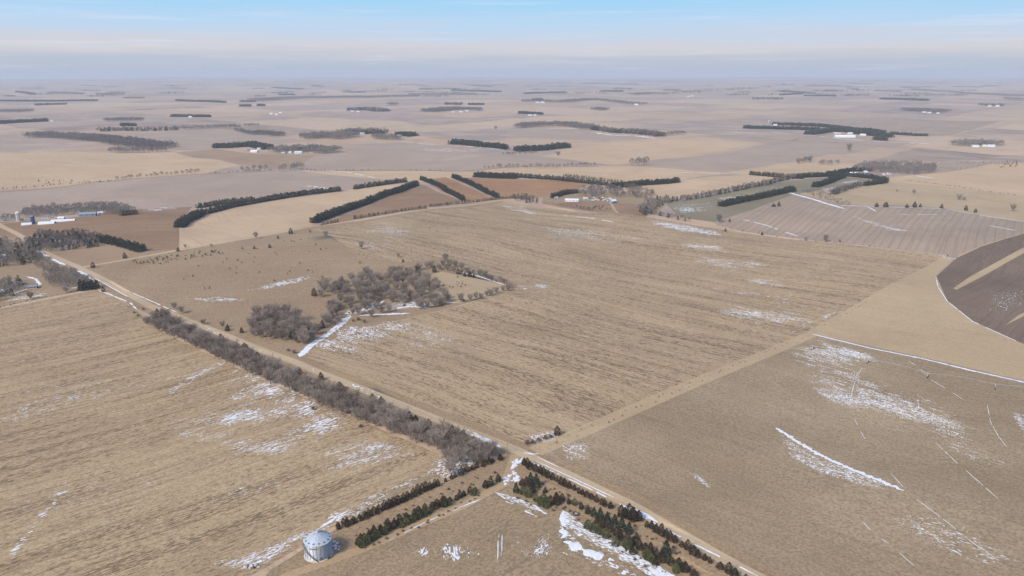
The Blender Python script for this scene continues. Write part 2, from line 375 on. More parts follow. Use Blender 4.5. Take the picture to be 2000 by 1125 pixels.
# far survey grid with fields cut out of it
CELL = 805.0
cells = {}
def cellsplit(i, j):
    if (i, j) not in cells:
        r = random.Random(i * 7919 + j * 104729 + 3)
        cells[(i, j)] = (r.choice('NABABQ'), r.uniform(.3, .7), [r.random() for _ in range(4)], r.uniform(-.06, .06))
    return cells[(i, j)]
def gp(a, b): return ORG + EA * a * CELL + EB * b * CELL
for i in range(-14, 20):
    for j in range(-3, 34):
        c = gp(i + .5, j + .5)
        if c[1] < 900 or math.hypot(*c) > 14000 or abs(c[0]) > c[1] * .85 + 900: continue
        kind, s, _, _ = cellsplit(i, j)
        segs = [(gp(i, j), gp(i + 1, j)), (gp(i, j), gp(i, j + 1))]
        if kind in 'AQ': segs.append((gp(i + s, j), gp(i + s, j + 1)))
        if kind in 'BQ': segs.append((gp(i, j + s), gp(i + 1, j + s)))
        for a, b in segs:
            if min(math.hypot(*a), math.hypot(*b)) < 1500: continue
            ids = [addpt(q) for q in dens([tuple(a), tuple(b)], max(60, math.hypot(*a) * .03))]
            for u_, v_ in zip(ids[:-1], ids[1:]): edges.append((u_, v_))
# ring points whose spacing grows with distance
r_ = 90.0
while r_ < 30000:
    st = .028 if r_ < 9000 else .04
    th = R(90 - 52)
    while th < R(90 + 52):
        addpt((r_ * math.cos(th) + nrs.uniform(-.2, .2) * r_ * st, r_ * math.sin(th) + nrs.uniform(-.2, .2) * r_ * st)); th += st
    r_ *= 1 + st
for k in range(60):     # rough points round the sides and behind the camera
    for rr in (90, 200, 450, 1000, 2200, 4500, 9000, 17000, 29500):
        a = k / 60 * 2 * math.pi
        if not (R(38) < a < R(142)): addpt((rr * math.cos(a), rr * math.sin(a)))
cv, ce, cf, ov, oe, of = delaunay_2d_cdt(pts2, edges, [], 0, 1e-3)
VX = np.array([v[:] for v in cv]); VZ = height(VX[:, 0], VX[:, 1])
V3 = np.column_stack([VX, VZ])
tris = np.array([f for f in cf if len(f) == 3], int)
A, B, C = V3[tris[:, 0]], V3[tris[:, 1]], V3[tris[:, 2]]
cz = (B[:, 0] - A[:, 0]) * (C[:, 1] - A[:, 1]) - (B[:, 1] - A[:, 1]) * (C[:, 0] - A[:, 0])
tris[cz < 0] = tris[cz < 0][:, ::-1]
tris = tris[np.abs(cz) > 1e-6]
cen = V3[tris].mean(1)
bvh = BVHTree.FromPolygons([tuple(v) for v in V3], [tuple(int(i) for i in t) for t in tris])
def gz(x, y):
    h = bvh.ray_cast(Vector((x, y, 600)), Vector((0, 0, -1)))
    return h[0].z if h[0] is not None else hgt(x, y)
def inpoly(px, py, poly):
    poly = np.array(poly); n = len(poly); r = np.zeros(len(px), bool)
    x1, y1 = poly[-1]
    for x2, y2 in poly:
        cnd = ((y2 > py) != (y1 > py))
        if abs(y2 - y1) > 1e-12:
            r ^= cnd & (px < (x1 - x2) * (py - y2) / (y1 - y2) + x2)
        x1, y1 = x2, y2
    return r
own = np.full(len(tris), -1)
for k, (_, _, pl) in enumerate(polys):
    own[inpoly(cen[:, 0], cen[:, 1], pl)] = k
for k, (nm, key, _) in enumerate(polys):
    T = tris[own == k]
    if not len(T): continue
    u, inv = np.unique(T, return_inverse=True)
    me = tri_mesh(nm, V3[u], inv.reshape(-1, 3), mats[key])
    me.polygons.foreach_set('use_smooth', [True] * len(me.polygons))
    tag(link(bpy.data.objects.new(nm, me)), kind='structure')
T = tris[own == -1]; u, inv = np.unique(T, return_inverse=True)
me = tri_mesh('ground', V3[u], inv.reshape(-1, 3), mats['far'])
me.polygons.foreach_set('use_smooth', [True] * len(me.polygons))
pal = [(.47, .345, .235), (.46, .325, .22), (.31, .245, .215), (.30, .235, .205), (.43, .305, .21), (.36, .265, .205), (.50, .37, .25), (.24, .185, .155), (.33, .25, .205), (.40, .28, .20)]
cc = cen[own == -1][:, :2] - ORG
ga, gb = cc @ EA / CELL, cc @ EB / CELL
tint = np.ones((len(T), 4), np.float32)
for k in range(len(T)):
    i, j = math.floor(ga[k]), math.floor(gb[k]); kind, s, rv, tl = cellsplit(i, j)
    q = 0
    if kind in 'AQ' and ga[k] - i > s: q += 1
    if kind in 'BQ' and gb[k] - j > s: q += 2
    c = pal[int(rv[q] * len(pal))]
    tint[k, :3] = [v * (1 + (rv[(q + 1) % 4] - .5) * .14) for v in c]
at_ = me.attributes.new('tint', 'FLOAT_COLOR', 'FACE'); at_.data.foreach_set('color', tint.ravel())
tag(link(bpy.data.objects.new('ground', me)), kind='structure')

# field boundaries and section roads of the far survey grid, as low bands on the ground
def bands(name, segs, wid, mat, zo):
    V, F = [], []
    for a, b in segs:
        cl = dens([tuple(a), tuple(b)], 70); d = np.array(b) - np.array(a); d = d / np.linalg.norm(d); nn = np.array((-d[1], d[0])) * wid / 2; pv_ = None
        for p in cl:
            l, m = np.array(p) + nn, np.array(p) - nn; i0 = len(V); V += [(l[0], l[1], gz(*l) + zo), (m[0], m[1], gz(*m) + zo)]
            if pv_ is not None: F += [(pv_, pv_ + 1, i0 + 1), (pv_, i0 + 1, i0)]
            pv_ = i0
    o = link(bpy.data.objects.new(name, tri_mesh(name, np.array(V), np.array(F), mat))); tag(o, kind='structure')
rb_ = random.Random(4); sd1, sd2 = [], []
for i in range(-12, 16):
    for j in range(-2, 20):
        c = gp(i, j); dd = math.hypot(*c)
        if dd < 2600 or dd > 9500 or abs(c[0]) > c[1] * .8: continue
        for q in (gp(i + 1, j), gp(i, j + 1)):
            if (i % 4 == 0 and q[0] == gp(i, j + 1)[0]) or (j % 4 == 0 and q[0] == gp(i + 1, j)[0]): sd2.append((c, q))
            elif rb_.random() < .5: sd1.append((c, q))
bands('field_edge', sd1, 7, mats['rustlow'], .25); bands('gravel_road', sd2, 8, mats['gravel'], .35)

# ------------------------------------------------------------------ trees: templates
def tube(V, F, p0, p1, r0, r1, n=5):
    p0, p1 = np.array(p0, float), np.array(p1, float); d = p1 - p0; d /= np.linalg.norm(d) + 1e-9
    a = np.cross(d, (0.3, .1, 1) if abs(d[2]) < .9 else (1, 0, 0)); a /= np.linalg.norm(a); b = np.cross(d, a)
    i0 = len(V)
    for p, r in ((p0, r0), (p1, r1)):
        for k in range(n):
            t = 2 * math.pi * k / n; V.append(p + (a * math.cos(t) + b * math.sin(t)) * r)
    for k in range(n):
        q = (k + 1) % n
        F.append((i0 + k, i0 + q, i0 + n + q)); F.append((i0 + k, i0 + n + q, i0 + n + k))
def bare_template(seed, H=12.0, Rr=5.0, twigs=1300, tw=.075, limbs=7, vase=.5, sub=3):
    r = random.Random(seed); V, F = [], []; TV, TF = [], []
    th = H * r.uniform(.14, .24)
    tube(V, F, (0, 0, -.4), (0, 0, th), .30, .22, 6)
    tips = []
    for k in range(limbs):
        a = 2 * math.pi * (k + r.uniform(-.3, .3)) / limbs
        rr = Rr * r.uniform(.35, .8); hh = H * r.uniform(.55, .88)
        p0 = np.array((0, 0, th * r.uniform(.7, 1))); m = np.array((math.cos(a) * rr * vase, math.sin(a) * rr * vase, (th + hh) * .5))
        e = np.array((math.cos(a) * rr, math.sin(a) * rr, hh))
        tube(V, F, p0, m, .16, .11, 4); tube(V, F, m, e, .11, .03, 4)
        tips += [(p0 + (m - p0) * .7, m), (m, e)]
        for _ in range(sub):
            s = m + (e - m) * r.uniform(0, .7)
            a2 = a + r.uniform(-1.3, 1.3)
            e2 = s + np.array((math.cos(a2), math.sin(a2), r.uniform(.1, 1.1))) * Rr * r.uniform(.35, .6)
            tube(V, F, s, e2, .07, .02, 3); tips.append((s, e2))
    cen_ = np.array((0, 0, H * .53))
    base = np.array((0, 0, th))
    lobs = [np.array((r.gauss(0, 1), r.gauss(0, 1), r.uniform(-.2, 1))) for _ in range(6)]; lobs = [l_ / np.linalg.norm(l_) for l_ in lobs]
    for q_ in range(twigs):
        if q_ % 5 < 3:      # in the body of the crown, running outwards from the fork
            a = r.uniform(0, 6.28); u_ = r.uniform(-.92, 1); cu = math.sqrt(1 - u_ * u_); o = np.array((math.cos(a) * cu, math.sin(a) * cu, u_))
            bump = .80 + .22 * max(max(0, float(np.dot(o, l_))) ** 6 for l_ in lobs)
            k = r.uniform(.30, 1) ** .55 * bump
            q = cen_ + o * np.array((Rr, Rr, H * .50)) * k
            d = q - base; d /= np.linalg.norm(d) + 1e-6
            d = d + np.array((r.gauss(0, .35), r.gauss(0, .35), r.gauss(.1, .35))); d /= np.linalg.norm(d)
            p = q - d * r.uniform(.9, 2.2) * Rr / 5
        else:
            s, e = tips[r.randrange(len(tips))]; p = s + (e - s) * r.random() ** .6
            o = p - cen_; o /= np.linalg.norm(o) + 1e-6
            d = o * .9 + np.array((r.gauss(0, .55), r.gauss(0, .55), r.gauss(.25, .5))); d /= np.linalg.norm(d) + 1e-6
            q = p + d * r.uniform(.8, 1.8) * Rr / 5
        sd_ = np.cross(d, (r.gauss(0, 1), r.gauss(0, 1), r.gauss(0, 1))); sd_ /= np.linalg.norm(sd_) + 1e-6
        i = len(TV); TV += [p - sd_ * tw, p + sd_ * tw, q]; TF.append((i, i + 1, i + 2))
    return (np.array(V), np.array(F)), (np.array(TV), np.array(TF))
def conifer_template(seed, H=6.0, Rr=2.0, n=700, sz=.38, shape='cedar'):
    r = random.Random(seed); V, F = [], []; TV, TF = [], []
    tube(V, F, (0, 0, -.3), (0, 0, H * .85), .14, .03, 5)
    lob = [(r.uniform(0, 6.28), r.uniform(.1, .8), r.uniform(.15, .4)) for _ in range(7)]
    for _ in range(n):
        z = r.random() ** 1.25; a = r.uniform(0, 6.28)
        if shape == 'cedar': rad = (1 - z ** 1.5) ** .75 * (0.7 + .3 * min(1, z / .12)) * r.uniform(.82, 1.12)
        elif shape == 'pine': rad = math.sqrt(max(0, 1 - (2 * z - .72) ** 2 / 1.7)) * (1 if z < .55 else (1 - z) / .45) ** .5
        else: rad = (1 - z ** 1.25) ** .95 * r.uniform(.8, 1.1)
        for la, lz, lw in lob:
            rad *= 1 + lw * math.exp(-((math.cos(a - la) - 1) ** 2) * 3 - ((z - lz) / .18) ** 2) * .6
        rad = Rr * rad * (r.uniform(.0, 1) ** .28) * 1.0
        p = np.array((math.cos(a) * rad, math.sin(a) * rad, z * H + .15))
        out = np.array((math.cos(a) * .8, math.sin(a) * .8, r.uniform(.2, 1.3)))
        d = out + np.array((r.gauss(0, .5), r.gauss(0, .5), r.gauss(0, .4))); d /= np.linalg.norm(d)
        s_ = np.cross(d, (r.gauss(0, 1), r.gauss(0, 1), r.gauss(0, 1))); s_ /= np.linalg.norm(s_) + 1e-6
        L_ = sz * r.uniform(.8, 1.7) * (1 - z * .35)
        i = len(TV); TV += [p - s_ * L_ * .5, p + s_ * L_ * .5, p + d * L_ * 1.3]; TF.append((i, i + 1, i + 2))
    return (np.array(V), np.array(F)), (np.array(TV), np.array(TF))
def shrub_template(seed, H=2.2, Rr=1.7, n=240, tw=.05):
    r = random.Random(seed); V, F, TV, TF = [], [], [], []
    for k in range(6):
        a = r.uniform(0, 6.28); tube(V, F, (0, 0, -.1), (math.cos(a) * Rr * .5, math.sin(a) * Rr * .5, H * .7), .05, .02, 3)
    for _ in range(n):
        a = r.uniform(0, 6.28); t = r.random(); rr = Rr * t * r.uniform(.4, 1)
        p = np.array((math.cos(a) * rr * .7, math.sin(a) * rr * .7, H * r.uniform(.05, .7) * (1 - .3 * t)))
        d = np.array((math.cos(a) * t + r.gauss(0, .3), math.sin(a) * t + r.gauss(0, .3), r.uniform(.4, 1.2))); d /= np.linalg.norm(d)
        s_ = np.cross(d, (r.gauss(0, 1), r.gauss(0, 1), .3)); s_ /= np.linalg.norm(s_) + 1e-6
        i = len(TV); TV += [p - s_ * tw, p + s_ * tw, p + d * r.uniform(.4, .9)]; TF.append((i, i + 1, i + 2))
    return (np.array(V), np.array(F)), (np.array(TV), np.array(TF))
def mk(name, vf, m): return tri_mesh(name, vf[0], vf[1], m)
KIND = {}
def kind(nm, tmpls, crown_mat, crown='crown', trunk='trunk'):
    KIND[nm] = [(mk(trunk, a, M_bark), mk(crown, b, crown_mat)) for a, b in tmpls]
kind('bare_tree', [bare_template(100 + k, 12 + (k % 3), 4.8 + .5 * (k % 4), 2000, .06, 6 + k % 3) for k in range(8)], M_twig)
kind('cedar_tree', [conifer_template(200 + k, 4.8 + .7 * (k % 3), 1.8 + .2 * (k % 4), 950, .30) for k in range(6)], M_cedar, 'foliage')
kind('pine_tree', [conifer_template(300 + k, 6.0, 2.2, 620, .42, 'pine') for k in range(4)], M_pine, 'foliage')
kind('spruce_tree', [conifer_template(320 + k, 7.5, 2.4, 620, .44, 'spruce') for k in range(3)], M_pine2, 'foliage')
kind('shrub', [shrub_template(400 + k) for k in range(5)], M_shrub, 'twigs', 'stems')
placed = []           # trunks so far (x, y) for spacing
def plant(knd, x, y, label, group=None, sc=1.0, cat='tree', name=None):
    tr, cr_ = rng.choice(KIND[knd])
    s = sc * rng.uniform(.85, 1.15)
    e = empty(name or knd, (x, y, gz(x, y) - .05), rng.uniform(0, 6.28), (s * rng.uniform(.9, 1.1), s * rng.uniform(.9, 1.1), s))
    tag(e, label, cat, group)
    pn = ('stems', 'twigs') if knd == 'shrub' else ('trunk', 'crown' if knd == 'bare_tree' else 'foliage')
    for n_, me_ in zip(pn, (tr, cr_)): link(bpy.data.objects.new(n_, me_), e)
    return e
def along(pts, step, off=0.0, jit=0.0):
    pts = [np.array(p) for p in pts]; out = []; carry = 0
    for a, b in zip(pts[:-1], pts[1:]):
        d = b - a; ln = np.linalg.norm(d); d = d / (ln + 1e-9); n = np.array((-d[1], d[0])); s = carry
        while s < ln:
            out.append(a + d * (s + rng.uniform(-jit, jit)) + n * (off + rng.uniform(-jit, jit))); s += step
        carry = s - ln
    return out
def area(poly, n, mind):
    poly = np.array(poly); lo, hi = poly.min(0), poly.max(0); out = []
    for _ in range(n * 30):
        p = np.array((rng.uniform(lo[0], hi[0]), rng.uniform(lo[1], hi[1])))
        if inpoly(np.array([p[0]]), np.array([p[1]]), poly)[0] and all((p[0] - q[0]) ** 2 + (p[1] - q[1]) ** 2 > mind * mind for q in out):
            out.append(p)
            if len(out) >= n: break
    return out

def near(p, secs):
    best = min(secs, key=lambda q: math.hypot(at(*q[0])[0] - p[0], at(*q[0])[1] - p[1])); return best[1]
ROWSEC = [((300, 632), 'at its far upper end'), ((400, 680), 'opposite the lone round cedar'), ((500, 725), 'opposite the smaller grove'), ((590, 765), 'opposite the mouth of the snowy drive'),
          ((670, 797), 'beside the dense snow in the left field'), ((760, 836), 'just below the dense snow'), ((840, 866), 'in its lower stretch'), ((920, 890), 'at its lower corner end')]
GRSEC = [((630, 575), 'at the left tip'), ((690, 560), 'in the upper left part'), ((760, 548), 'in the upper middle'), ((830, 560), 'in the upper right part'), ((690, 600), 'in the lower left behind the old shed'), ((760, 585), 'in the lower middle by the snow'), ((850, 590), 'at the lower right end')]
G3SEC = [((490, 645), 'at its left end'), ((540, 618), 'along its top edge'), ((545, 655), 'in its lower middle'), ((600, 655), 'at its right end near the drive')]
GCSEC = [((1030, 912), 'nearest the drive entrance'), ((1090, 942), 'in the upper stretch'), ((1150, 972), 'in the middle before the taller clump'), ((1200, 996), 'just before the taller clump'), ((1290, 1043), 'just after the taller clump'), ((1370, 1090), 'near the bottom of the picture'), ((1480, 1150), 'past the bottom edge')]
GDSEC = [((1045, 960), 'in the upper clump'), ((1110, 984), 'in the gap between the clumps'), ((1180, 1025), 'in the middle clump'), ((1240, 1065), 'in the lower middle clump'), ((1310, 1100), 'in the bottom clump')]
# ---- the long row of bare trees beside the gravel road
rowpx = [(292, 630), (400, 679), (520, 735), (640, 788), (760, 836), (880, 880), (925, 890)]
G = 'bare trees in the long row beside the gravel road'
for o_, st_, s_ in ((5.0, 8.0, 1.2), (-4.5, 8.2, 1.12)):
    for p in along(P(*rowpx), st_, o_, 2.2):
        ph = near(p, ROWSEC); plant('bare_tree', p[0], p[1], 'bare tree in the long gravel road row, ' + ph, G + ', ' + ph, s_ * rng.uniform(.72, 1.15))
for p in along(P(*rowpx), 5, 9.5, 1.6) + along(P(*rowpx), 9, -1, 2):
    plant('shrub', p[0], p[1], 'low brown brush under the long tree row on the field side', 'brush under the long tree row', 1.4 * rng.uniform(.6, 1.2), 'shrub')
for q in [(307, 612), (318, 618), (374, 645), (432, 668), (478, 684), (503, 700), (585, 732), (627, 742), (664, 762), (728, 790), (745, 795), (800, 822), (812, 826), (838, 838), (884, 858), (905, 862), (925, 875)]:
    x, y = at(*q); plant('cedar_tree', x, y, 'dark cedar poking through the road edge of the long bare tree row', 'cedars within the long tree row', rng.uniform(1.1, 1.5))
for q in [(900, 905), (925, 908), (945, 902), (955, 893), (960, 888), (935, 890), (915, 893), (880, 925), (876, 905)]:
    x, y = at(*q); plant('bare_tree', x, y, 'bare tree at the corner end of the long row, near snow', 'bare trees at the row end by the corner', rng.uniform(.75, .95))
for q in [(262, 612), (270, 618), (350, 650), (452, 700), (612, 800), (705, 835), (280, 605)]:
    x, y = at(*q); plant('shrub', x, y, 'low brown shrub at the field edge of the long tree row', 'shrubs at the foot of the long tree row', 1.7, 'shrub')
# ---- lone trees around the pasture
lone = [((341, 604), .85, 'rounded bare tree just beyond the road row, left of its twin'), ((355, 612), .8, 'dark rounded bare tree beside the road row, right of its twin'),
        ((397, 634), .6, 'spreading thin bare tree above the road row'), ((435, 640), .6, 'small leafless tree standing by a lone round cedar'),
        ((500, 465), .85, 'lone bare tree at the pasture corner by the north road'), ((636, 463), .9, 'round bare tree at the field corner south of the cedar hedge'),
        ((606, 456), .5, 'small bare tree beside the north road fence corner'), ((706, 486), .85, 'round grey bare tree standing in corn stubble'),
        ((778, 503), .65, 'low round brown tree on the pasture fence line'), ((703, 515), .35, 'thin small sapling in open pasture'),
        ((630, 545), .35, 'thin small sapling above the bare grove'), ((413, 482), .45, 'small bare tree beside the north road verge'),
        ((362, 484), .45, 'small bare tree at the rust meadow corner'), ((60, 584), .7, 'round bare tree in the homestead lawn at left'),
        ((130, 572), .8, 'round bare tree nearest the road beyond the homestead lawn'), ((1612, 472), 1.0, 'round bare tree with cedar at its foot on far field edge'),
        ((1573, 470), .5, 'small bare tree left of a round tree on the far field edge'), ((1640, 473), .4, 'small brown bush right of a round tree on the far field edge'),
        ((1404, 434), 1.1, 'dark round bare tree at the corner of the green wheat field'), ((1978, 412), 1.2, 'leaning bare tree alone on the right hillside'),
        ((1873, 390), 1.0, 'round bare tree on the hillside, left of a pair'), ((1883, 391), .8, 'smaller round bare tree on the hillside, right of a pair'),
        ((1785, 378), .8, 'round brown bare tree alone in the hill pasture'), ((1752, 374), .5, 'small bare bush alone in the hill pasture'),
        ((1658, 295), 1.7, 'large bare tree alone in grey stubble beyond the farm'), ((968, 253), 1.6, 'tall bare tree alone beside a far road'), ((1090, 305), 1.2, 'single bare tree in a far tan field')]
for q, s_, lb in lone:
    x, y = at(*q); plant('bare_tree', x, y, lb, None, s_)
loncedar = [((445, 646), 1.1, 'round dark cedar beside a small leafless tree'), ((527, 484), .8, 'small dark cedar in pasture, left of two near the road'), ((543, 466), .8, 'small dark cedar in pasture near the north road'),
            ((497, 486), .8, 'dark cedar seedling tree left in the upper pasture'), ((568, 457), 1.3, 'squat dark cedar right on the north road verge'), ((787, 512), .8, 'single cedar above the bare grove edge'),
            ((348, 491), .9, 'dark cedar on the verge where the rust meadow ends'), ((244, 505), 1.1, 'dark cedar clump on the road verge near the junction'), ((182, 523), 1.2, 'dark cedar beside the road junction'),
            ((1417, 452), .9, 'lone cedar on the edge below the wheat field'), ((1488, 460), .9, 'lone cedar at the lower row field edge'), ((1425, 433), .9, 'small cedar right of the round tree by the wheat field'),
            ((1712, 404), 1.7, 'broad cedar, left end of the ridge fence cedars'), ((1730, 404), 1.7, 'broad cedar, second in the ridge fence line'), ((1771, 405), 1.3, 'cedar left of the tallest ridge cedar'),
            ((1786, 405), 2.0, 'tallest pointed cedar on the ridge fence'), ((1797, 405), 1.2, 'low cedar right of the tallest ridge cedar'), ((1839, 407), 1.2, 'single low cedar mid ridge fence'),
            ((1886, 411), 1.4, 'round cedar on the ridge, left of two at right'), ((1905, 415), 1.5, 'round cedar on the ridge, right of two'), ((1511, 404), 1.2, 'small cedar, left of a pair above the row field'),
            ((1521, 403), 1.3, 'small cedar, right of a pair above the row field'), ((1088, 850), 1.0, 'dark cedar by the brush at the field corner'), ((202, 570), .9, 'small dark cedar beside the snowy ditch')]
for q, s_, lb in loncedar:
    x, y = at(*q); plant('cedar_tree', x, y, lb, None, s_)
# ---- central groves
G1 = 'bare trees in the central grove'
gpoly = P((612, 580), (660, 555), (720, 538), (800, 535), (850, 560), (885, 585), (870, 600), (820, 606), (790, 592), (740, 598), (700, 604), (660, 612))
for p in area(gpoly, 94, 7.0):
    ph = near(p, GRSEC); plant('bare_tree', p[0], p[1], 'bare grey tree of the large central grove, ' + ph, G1 + ', ' + ph, rng.uniform(.7, 1.3))
for q in [(745, 612), (760, 610), (735, 604), (820, 603), (835, 602), (850, 600), (862, 596), (875, 590), (700, 616), (660, 605), (648, 618), (640, 630), (655, 600), (712, 604), (725, 620)]:
    x, y = at(*q); plant('bare_tree', x, y, 'bare tree on the snowy front edge of the central grove', 'bare trees on the front edge of the central grove', rng.uniform(.75, 1.05))
G2 = 'bare trees in the fence line right of the central grove'
for pl in ([(800, 532), (830, 526), (850, 520)], [(855, 525), (870, 530), (920, 535), (990, 556), (1000, 562)], [(900, 590), (950, 580), (1000, 564)]):
    for p in along(P(*pl), 9, 0, 3): plant('bare_tree', p[0], p[1], 'bare tree in the fence lines around the small paddock', G2, rng.uniform(.55, .85))
for q in [(865, 520), (878, 522), (890, 522), (902, 527), (870, 510)]:
    x, y = at(*q); plant('bare_tree', x, y, 'pale bare tree in the clump at the top corner of the small paddock', 'pale trees at the paddock top corner', .85)
for q in [(848, 532), (797, 540), (614, 578), (690, 548), (668, 548), (895, 535), (918, 540), (925, 542), (908, 540), (815, 533)]:
    x, y = at(*q); plant('cedar_tree', x, y, 'dark cedar at the edge of the central grove', 'cedars edging the central grove', rng.uniform(.9, 1.4))
G3 = 'bare trees in the lower grove'
for p in area(P((470, 640), (510, 612), (560, 608), (600, 640), (630, 650), (600, 672), (560, 672), (500, 662)), 46, 6.0):
    ph = near(p, G3SEC); plant('bare_tree', p[0], p[1], 'bare grey tree in the smaller grove, ' + ph, G3 + ', ' + ph, rng.uniform(.7, 1.2))
for q in [(472, 650), (498, 630), (535, 622), (585, 655), (600, 648), (618, 645), (630, 640), (612, 652), (570, 660), (575, 662), (592, 662), (590, 668)]:
    x, y = at(*q); plant('cedar_tree', x, y, 'dark cedar within the smaller grove by the snowy drive', 'cedars in the smaller grove', rng.uniform(1.1, 1.5))
for q in [(563, 686), (575, 690), (700, 626), (712, 630), (690, 628), (905, 588), (790, 598), (1040, 866), (1052, 862), (1065, 858), (1075, 855), (1030, 868)]:
    x, y = at(*q); plant('shrub', x, y, 'low grey brush at a field corner or grove foot', 'low brush at field corners', 1.8, 'shrub')
for p in area(P((640, 600), (670, 600), (668, 625), (640, 655), (612, 665), (625, 640)), 16, 6.5):
    plant('bare_tree', p[0], p[1], 'small bare tree in the loose scatter left of the snowy drive', 'bare trees in the scatter left of the drive', rng.uniform(.5, .85))
# ---- foreground plantings
HASEC = [((675, 1025), 'at its lower end'), ((730, 1002), 'in its lower third'), ((785, 977), 'in its middle'), ((840, 952), 'in its upper third')]
HBSEC = [((710, 1058), 'at its lower end'), ((765, 1032), 'in its lower third'), ((825, 1005), 'in its middle'), ((900, 970), 'in its upper third')]
GA = 'cedars in the upper hedge behind the grain bin'
for o_ in (-1.4, 1.4):
    for p in along(P((662, 1031), (760, 989), (860, 944)), 3.3, o_, .6): ph = near(p, HASEC); plant('cedar_tree', p[0], p[1], 'dark rusty cedar in the upper hedge behind the bin, ' + ph, GA + ', ' + ph, rng.uniform(.55, .75))
for p in along(P((870, 940), (905, 924), (940, 912), (975, 898)), 4.2, 0, .8): plant('cedar_tree', p[0], p[1], 'dark rusty cedar at the upper end of the hedge behind the grain bin', GA + ' (upper end)', rng.uniform(.6, .85))
GB = 'cedars in the lower hedge right of the grain bin'
for p in along(P((698, 1062), (800, 1017), (870, 985), (930, 958)), 3.6, 0, .7): ph = near(p, HBSEC); plant('cedar_tree', p[0], p[1], 'dark rusty cedar in the lower hedge right of the bin, ' + ph, GB + ', ' + ph, rng.uniform(.65, .9))
for p in along(P((705, 1052), (800, 1008), (870, 977)), 4.2, 0, .7): ph = near(p, HBSEC); plant('cedar_tree', p[0], p[1], 'dark rusty cedar in the lower hedge right of the bin, ' + ph, GB + ', ' + ph, rng.uniform(.55, .8))
for q in [(948, 952), (958, 948), (973, 940)]:
    x, y = at(*q); plant('cedar_tree', x, y, 'dark cedar at the free upper end of the lower hedge', 'cedars at the free end of the lower hedge', .95)
GP = 'olive pines along the front of the lower hedge'
for q in [(706, 1068), (716, 1062), (728, 1056), (735, 1050), (752, 1043), (785, 1030), (795, 1024), (806, 1019), (818, 1013), (829, 1008), (838, 1002), (868, 990), (876, 986), (925, 967)]:
    x, y = at(*q); plant('pine_tree', x, y, 'olive green pine in front of the dark lower hedge', GP, rng.uniform(.65, .9))
GC = 'cedars in the row beside the gravel road at right'
for a_, b_, sc_, st_ in (((1022, 908), (1045, 920), .85, 3.4), ((1055, 925), (1200, 997), .75, 3.4), ((1262, 1028), (1345, 1076), .8, 3.4), ((1352, 1082), (1400, 1104), .8, 3.6), ((1408, 1110), (1600, 1215), .8, 4.5)):
    for p in along(P(a_, b_), st_, 0, .7): ph = near(p, GCSEC); plant('cedar_tree', p[0], p[1], 'dark cedar in the single roadside row, ' + ph, GC + ', ' + ph, sc_ * rng.uniform(.8, 1.25))
for q, s_ in [((1213, 1008), 1.1), ((1228, 1012), 1.35), ((1236, 1016), 1.5), ((1247, 1016), 1.1), ((1220, 1010), .9)]:
    x, y = at(*q); plant('cedar_tree', x, y, 'taller rusty cedar in the clump by the roadside snow drift', 'taller cedars by the roadside drift', s_)
GD = 'mixed evergreens of the inner planting at right'
inner = [('spruce_tree', (1008, 962), .8), ('cedar_tree', (1020, 948), 1.0), ('cedar_tree', (1028, 950), 1.0), ('spruce_tree', (1036, 942), 1.0), ('spruce_tree', (1047, 950), 1.05), ('cedar_tree', (1040, 962), 1.0),
         ('pine_tree', (1022, 965), .85), ('pine_tree', (1032, 970), .9), ('pine_tree', (1046, 978), .9), ('pine_tree', (1055, 985), .95), ('pine_tree', (1065, 990), .95), ('pine_tree', (1062, 978), .85),
         ('cedar_tree', (1075, 985), 1.0), ('cedar_tree', (1088, 985), 1.05), ('cedar_tree', (1086, 975), .9), ('cedar_tree', (1065, 962), .7), ('cedar_tree', (1098, 978), .75), ('cedar_tree', (1111, 984), .85), ('pine_tree', (1122, 986), .8),
         ('cedar_tree', (1135, 994), .85), ('cedar_tree', (1148, 1002), .95), ('spruce_tree', (1160, 1008), .85), ('spruce_tree', (1172, 1014), .9), ('spruce_tree', (1186, 1020), .9), ('spruce_tree', (1200, 1024), .95), ('spruce_tree', (1214, 1034), 1.0), ('spruce_tree', (1228, 1042), .9),
         ('pine_tree', (1148, 1032), .85), ('pine_tree', (1158, 1038), .9), ('pine_tree', (1168, 1042), .9), ('pine_tree', (1183, 1050), .95), ('pine_tree', (1202, 1066), .85), ('pine_tree', (1224, 1070), .95), ('pine_tree', (1264, 1092), .95), ('pine_tree', (1273, 1098), .9),
         ('cedar_tree', (1165, 1022), .9), ('cedar_tree', (1176, 1030), .9), ('cedar_tree', (1190, 1036), .95), ('cedar_tree', (1204, 1046), .95), ('cedar_tree', (1212, 1054), .95), ('cedar_tree', (1243, 1052), .8),
         ('cedar_tree', (1225, 1058), .9), ('cedar_tree', (1236, 1064), .95), ('cedar_tree', (1248, 1072), .95), ('cedar_tree', (1260, 1080), .95), ('cedar_tree', (1270, 1078), .9), ('cedar_tree', (1235, 1082), .8), ('cedar_tree', (1282, 1090), .95), ('spruce_tree', (1300, 1084), 1.05),
         ('cedar_tree', (1296, 1098), .95), ('cedar_tree', (1310, 1102), 1.0), ('cedar_tree', (1325, 1108), 1.0), ('cedar_tree', (1338, 1116), .9), ('cedar_tree', (1280, 1104), .8), ('pine_tree', (1320, 1118), .9), ('cedar_tree', (1355, 1126), .9)]
lbk = {'cedar_tree': 'dark rusty cedar', 'pine_tree': 'olive green pine', 'spruce_tree': 'dark green pointed spruce'}
for kd, q, s_ in inner:
    x, y = at(*q); ph = near((x, y), GDSEC); plant(kd, x, y, lbk[kd] + ' of the inner planting, ' + ph, GD + ': ' + lbk[kd] + ' ' + ph, s_)
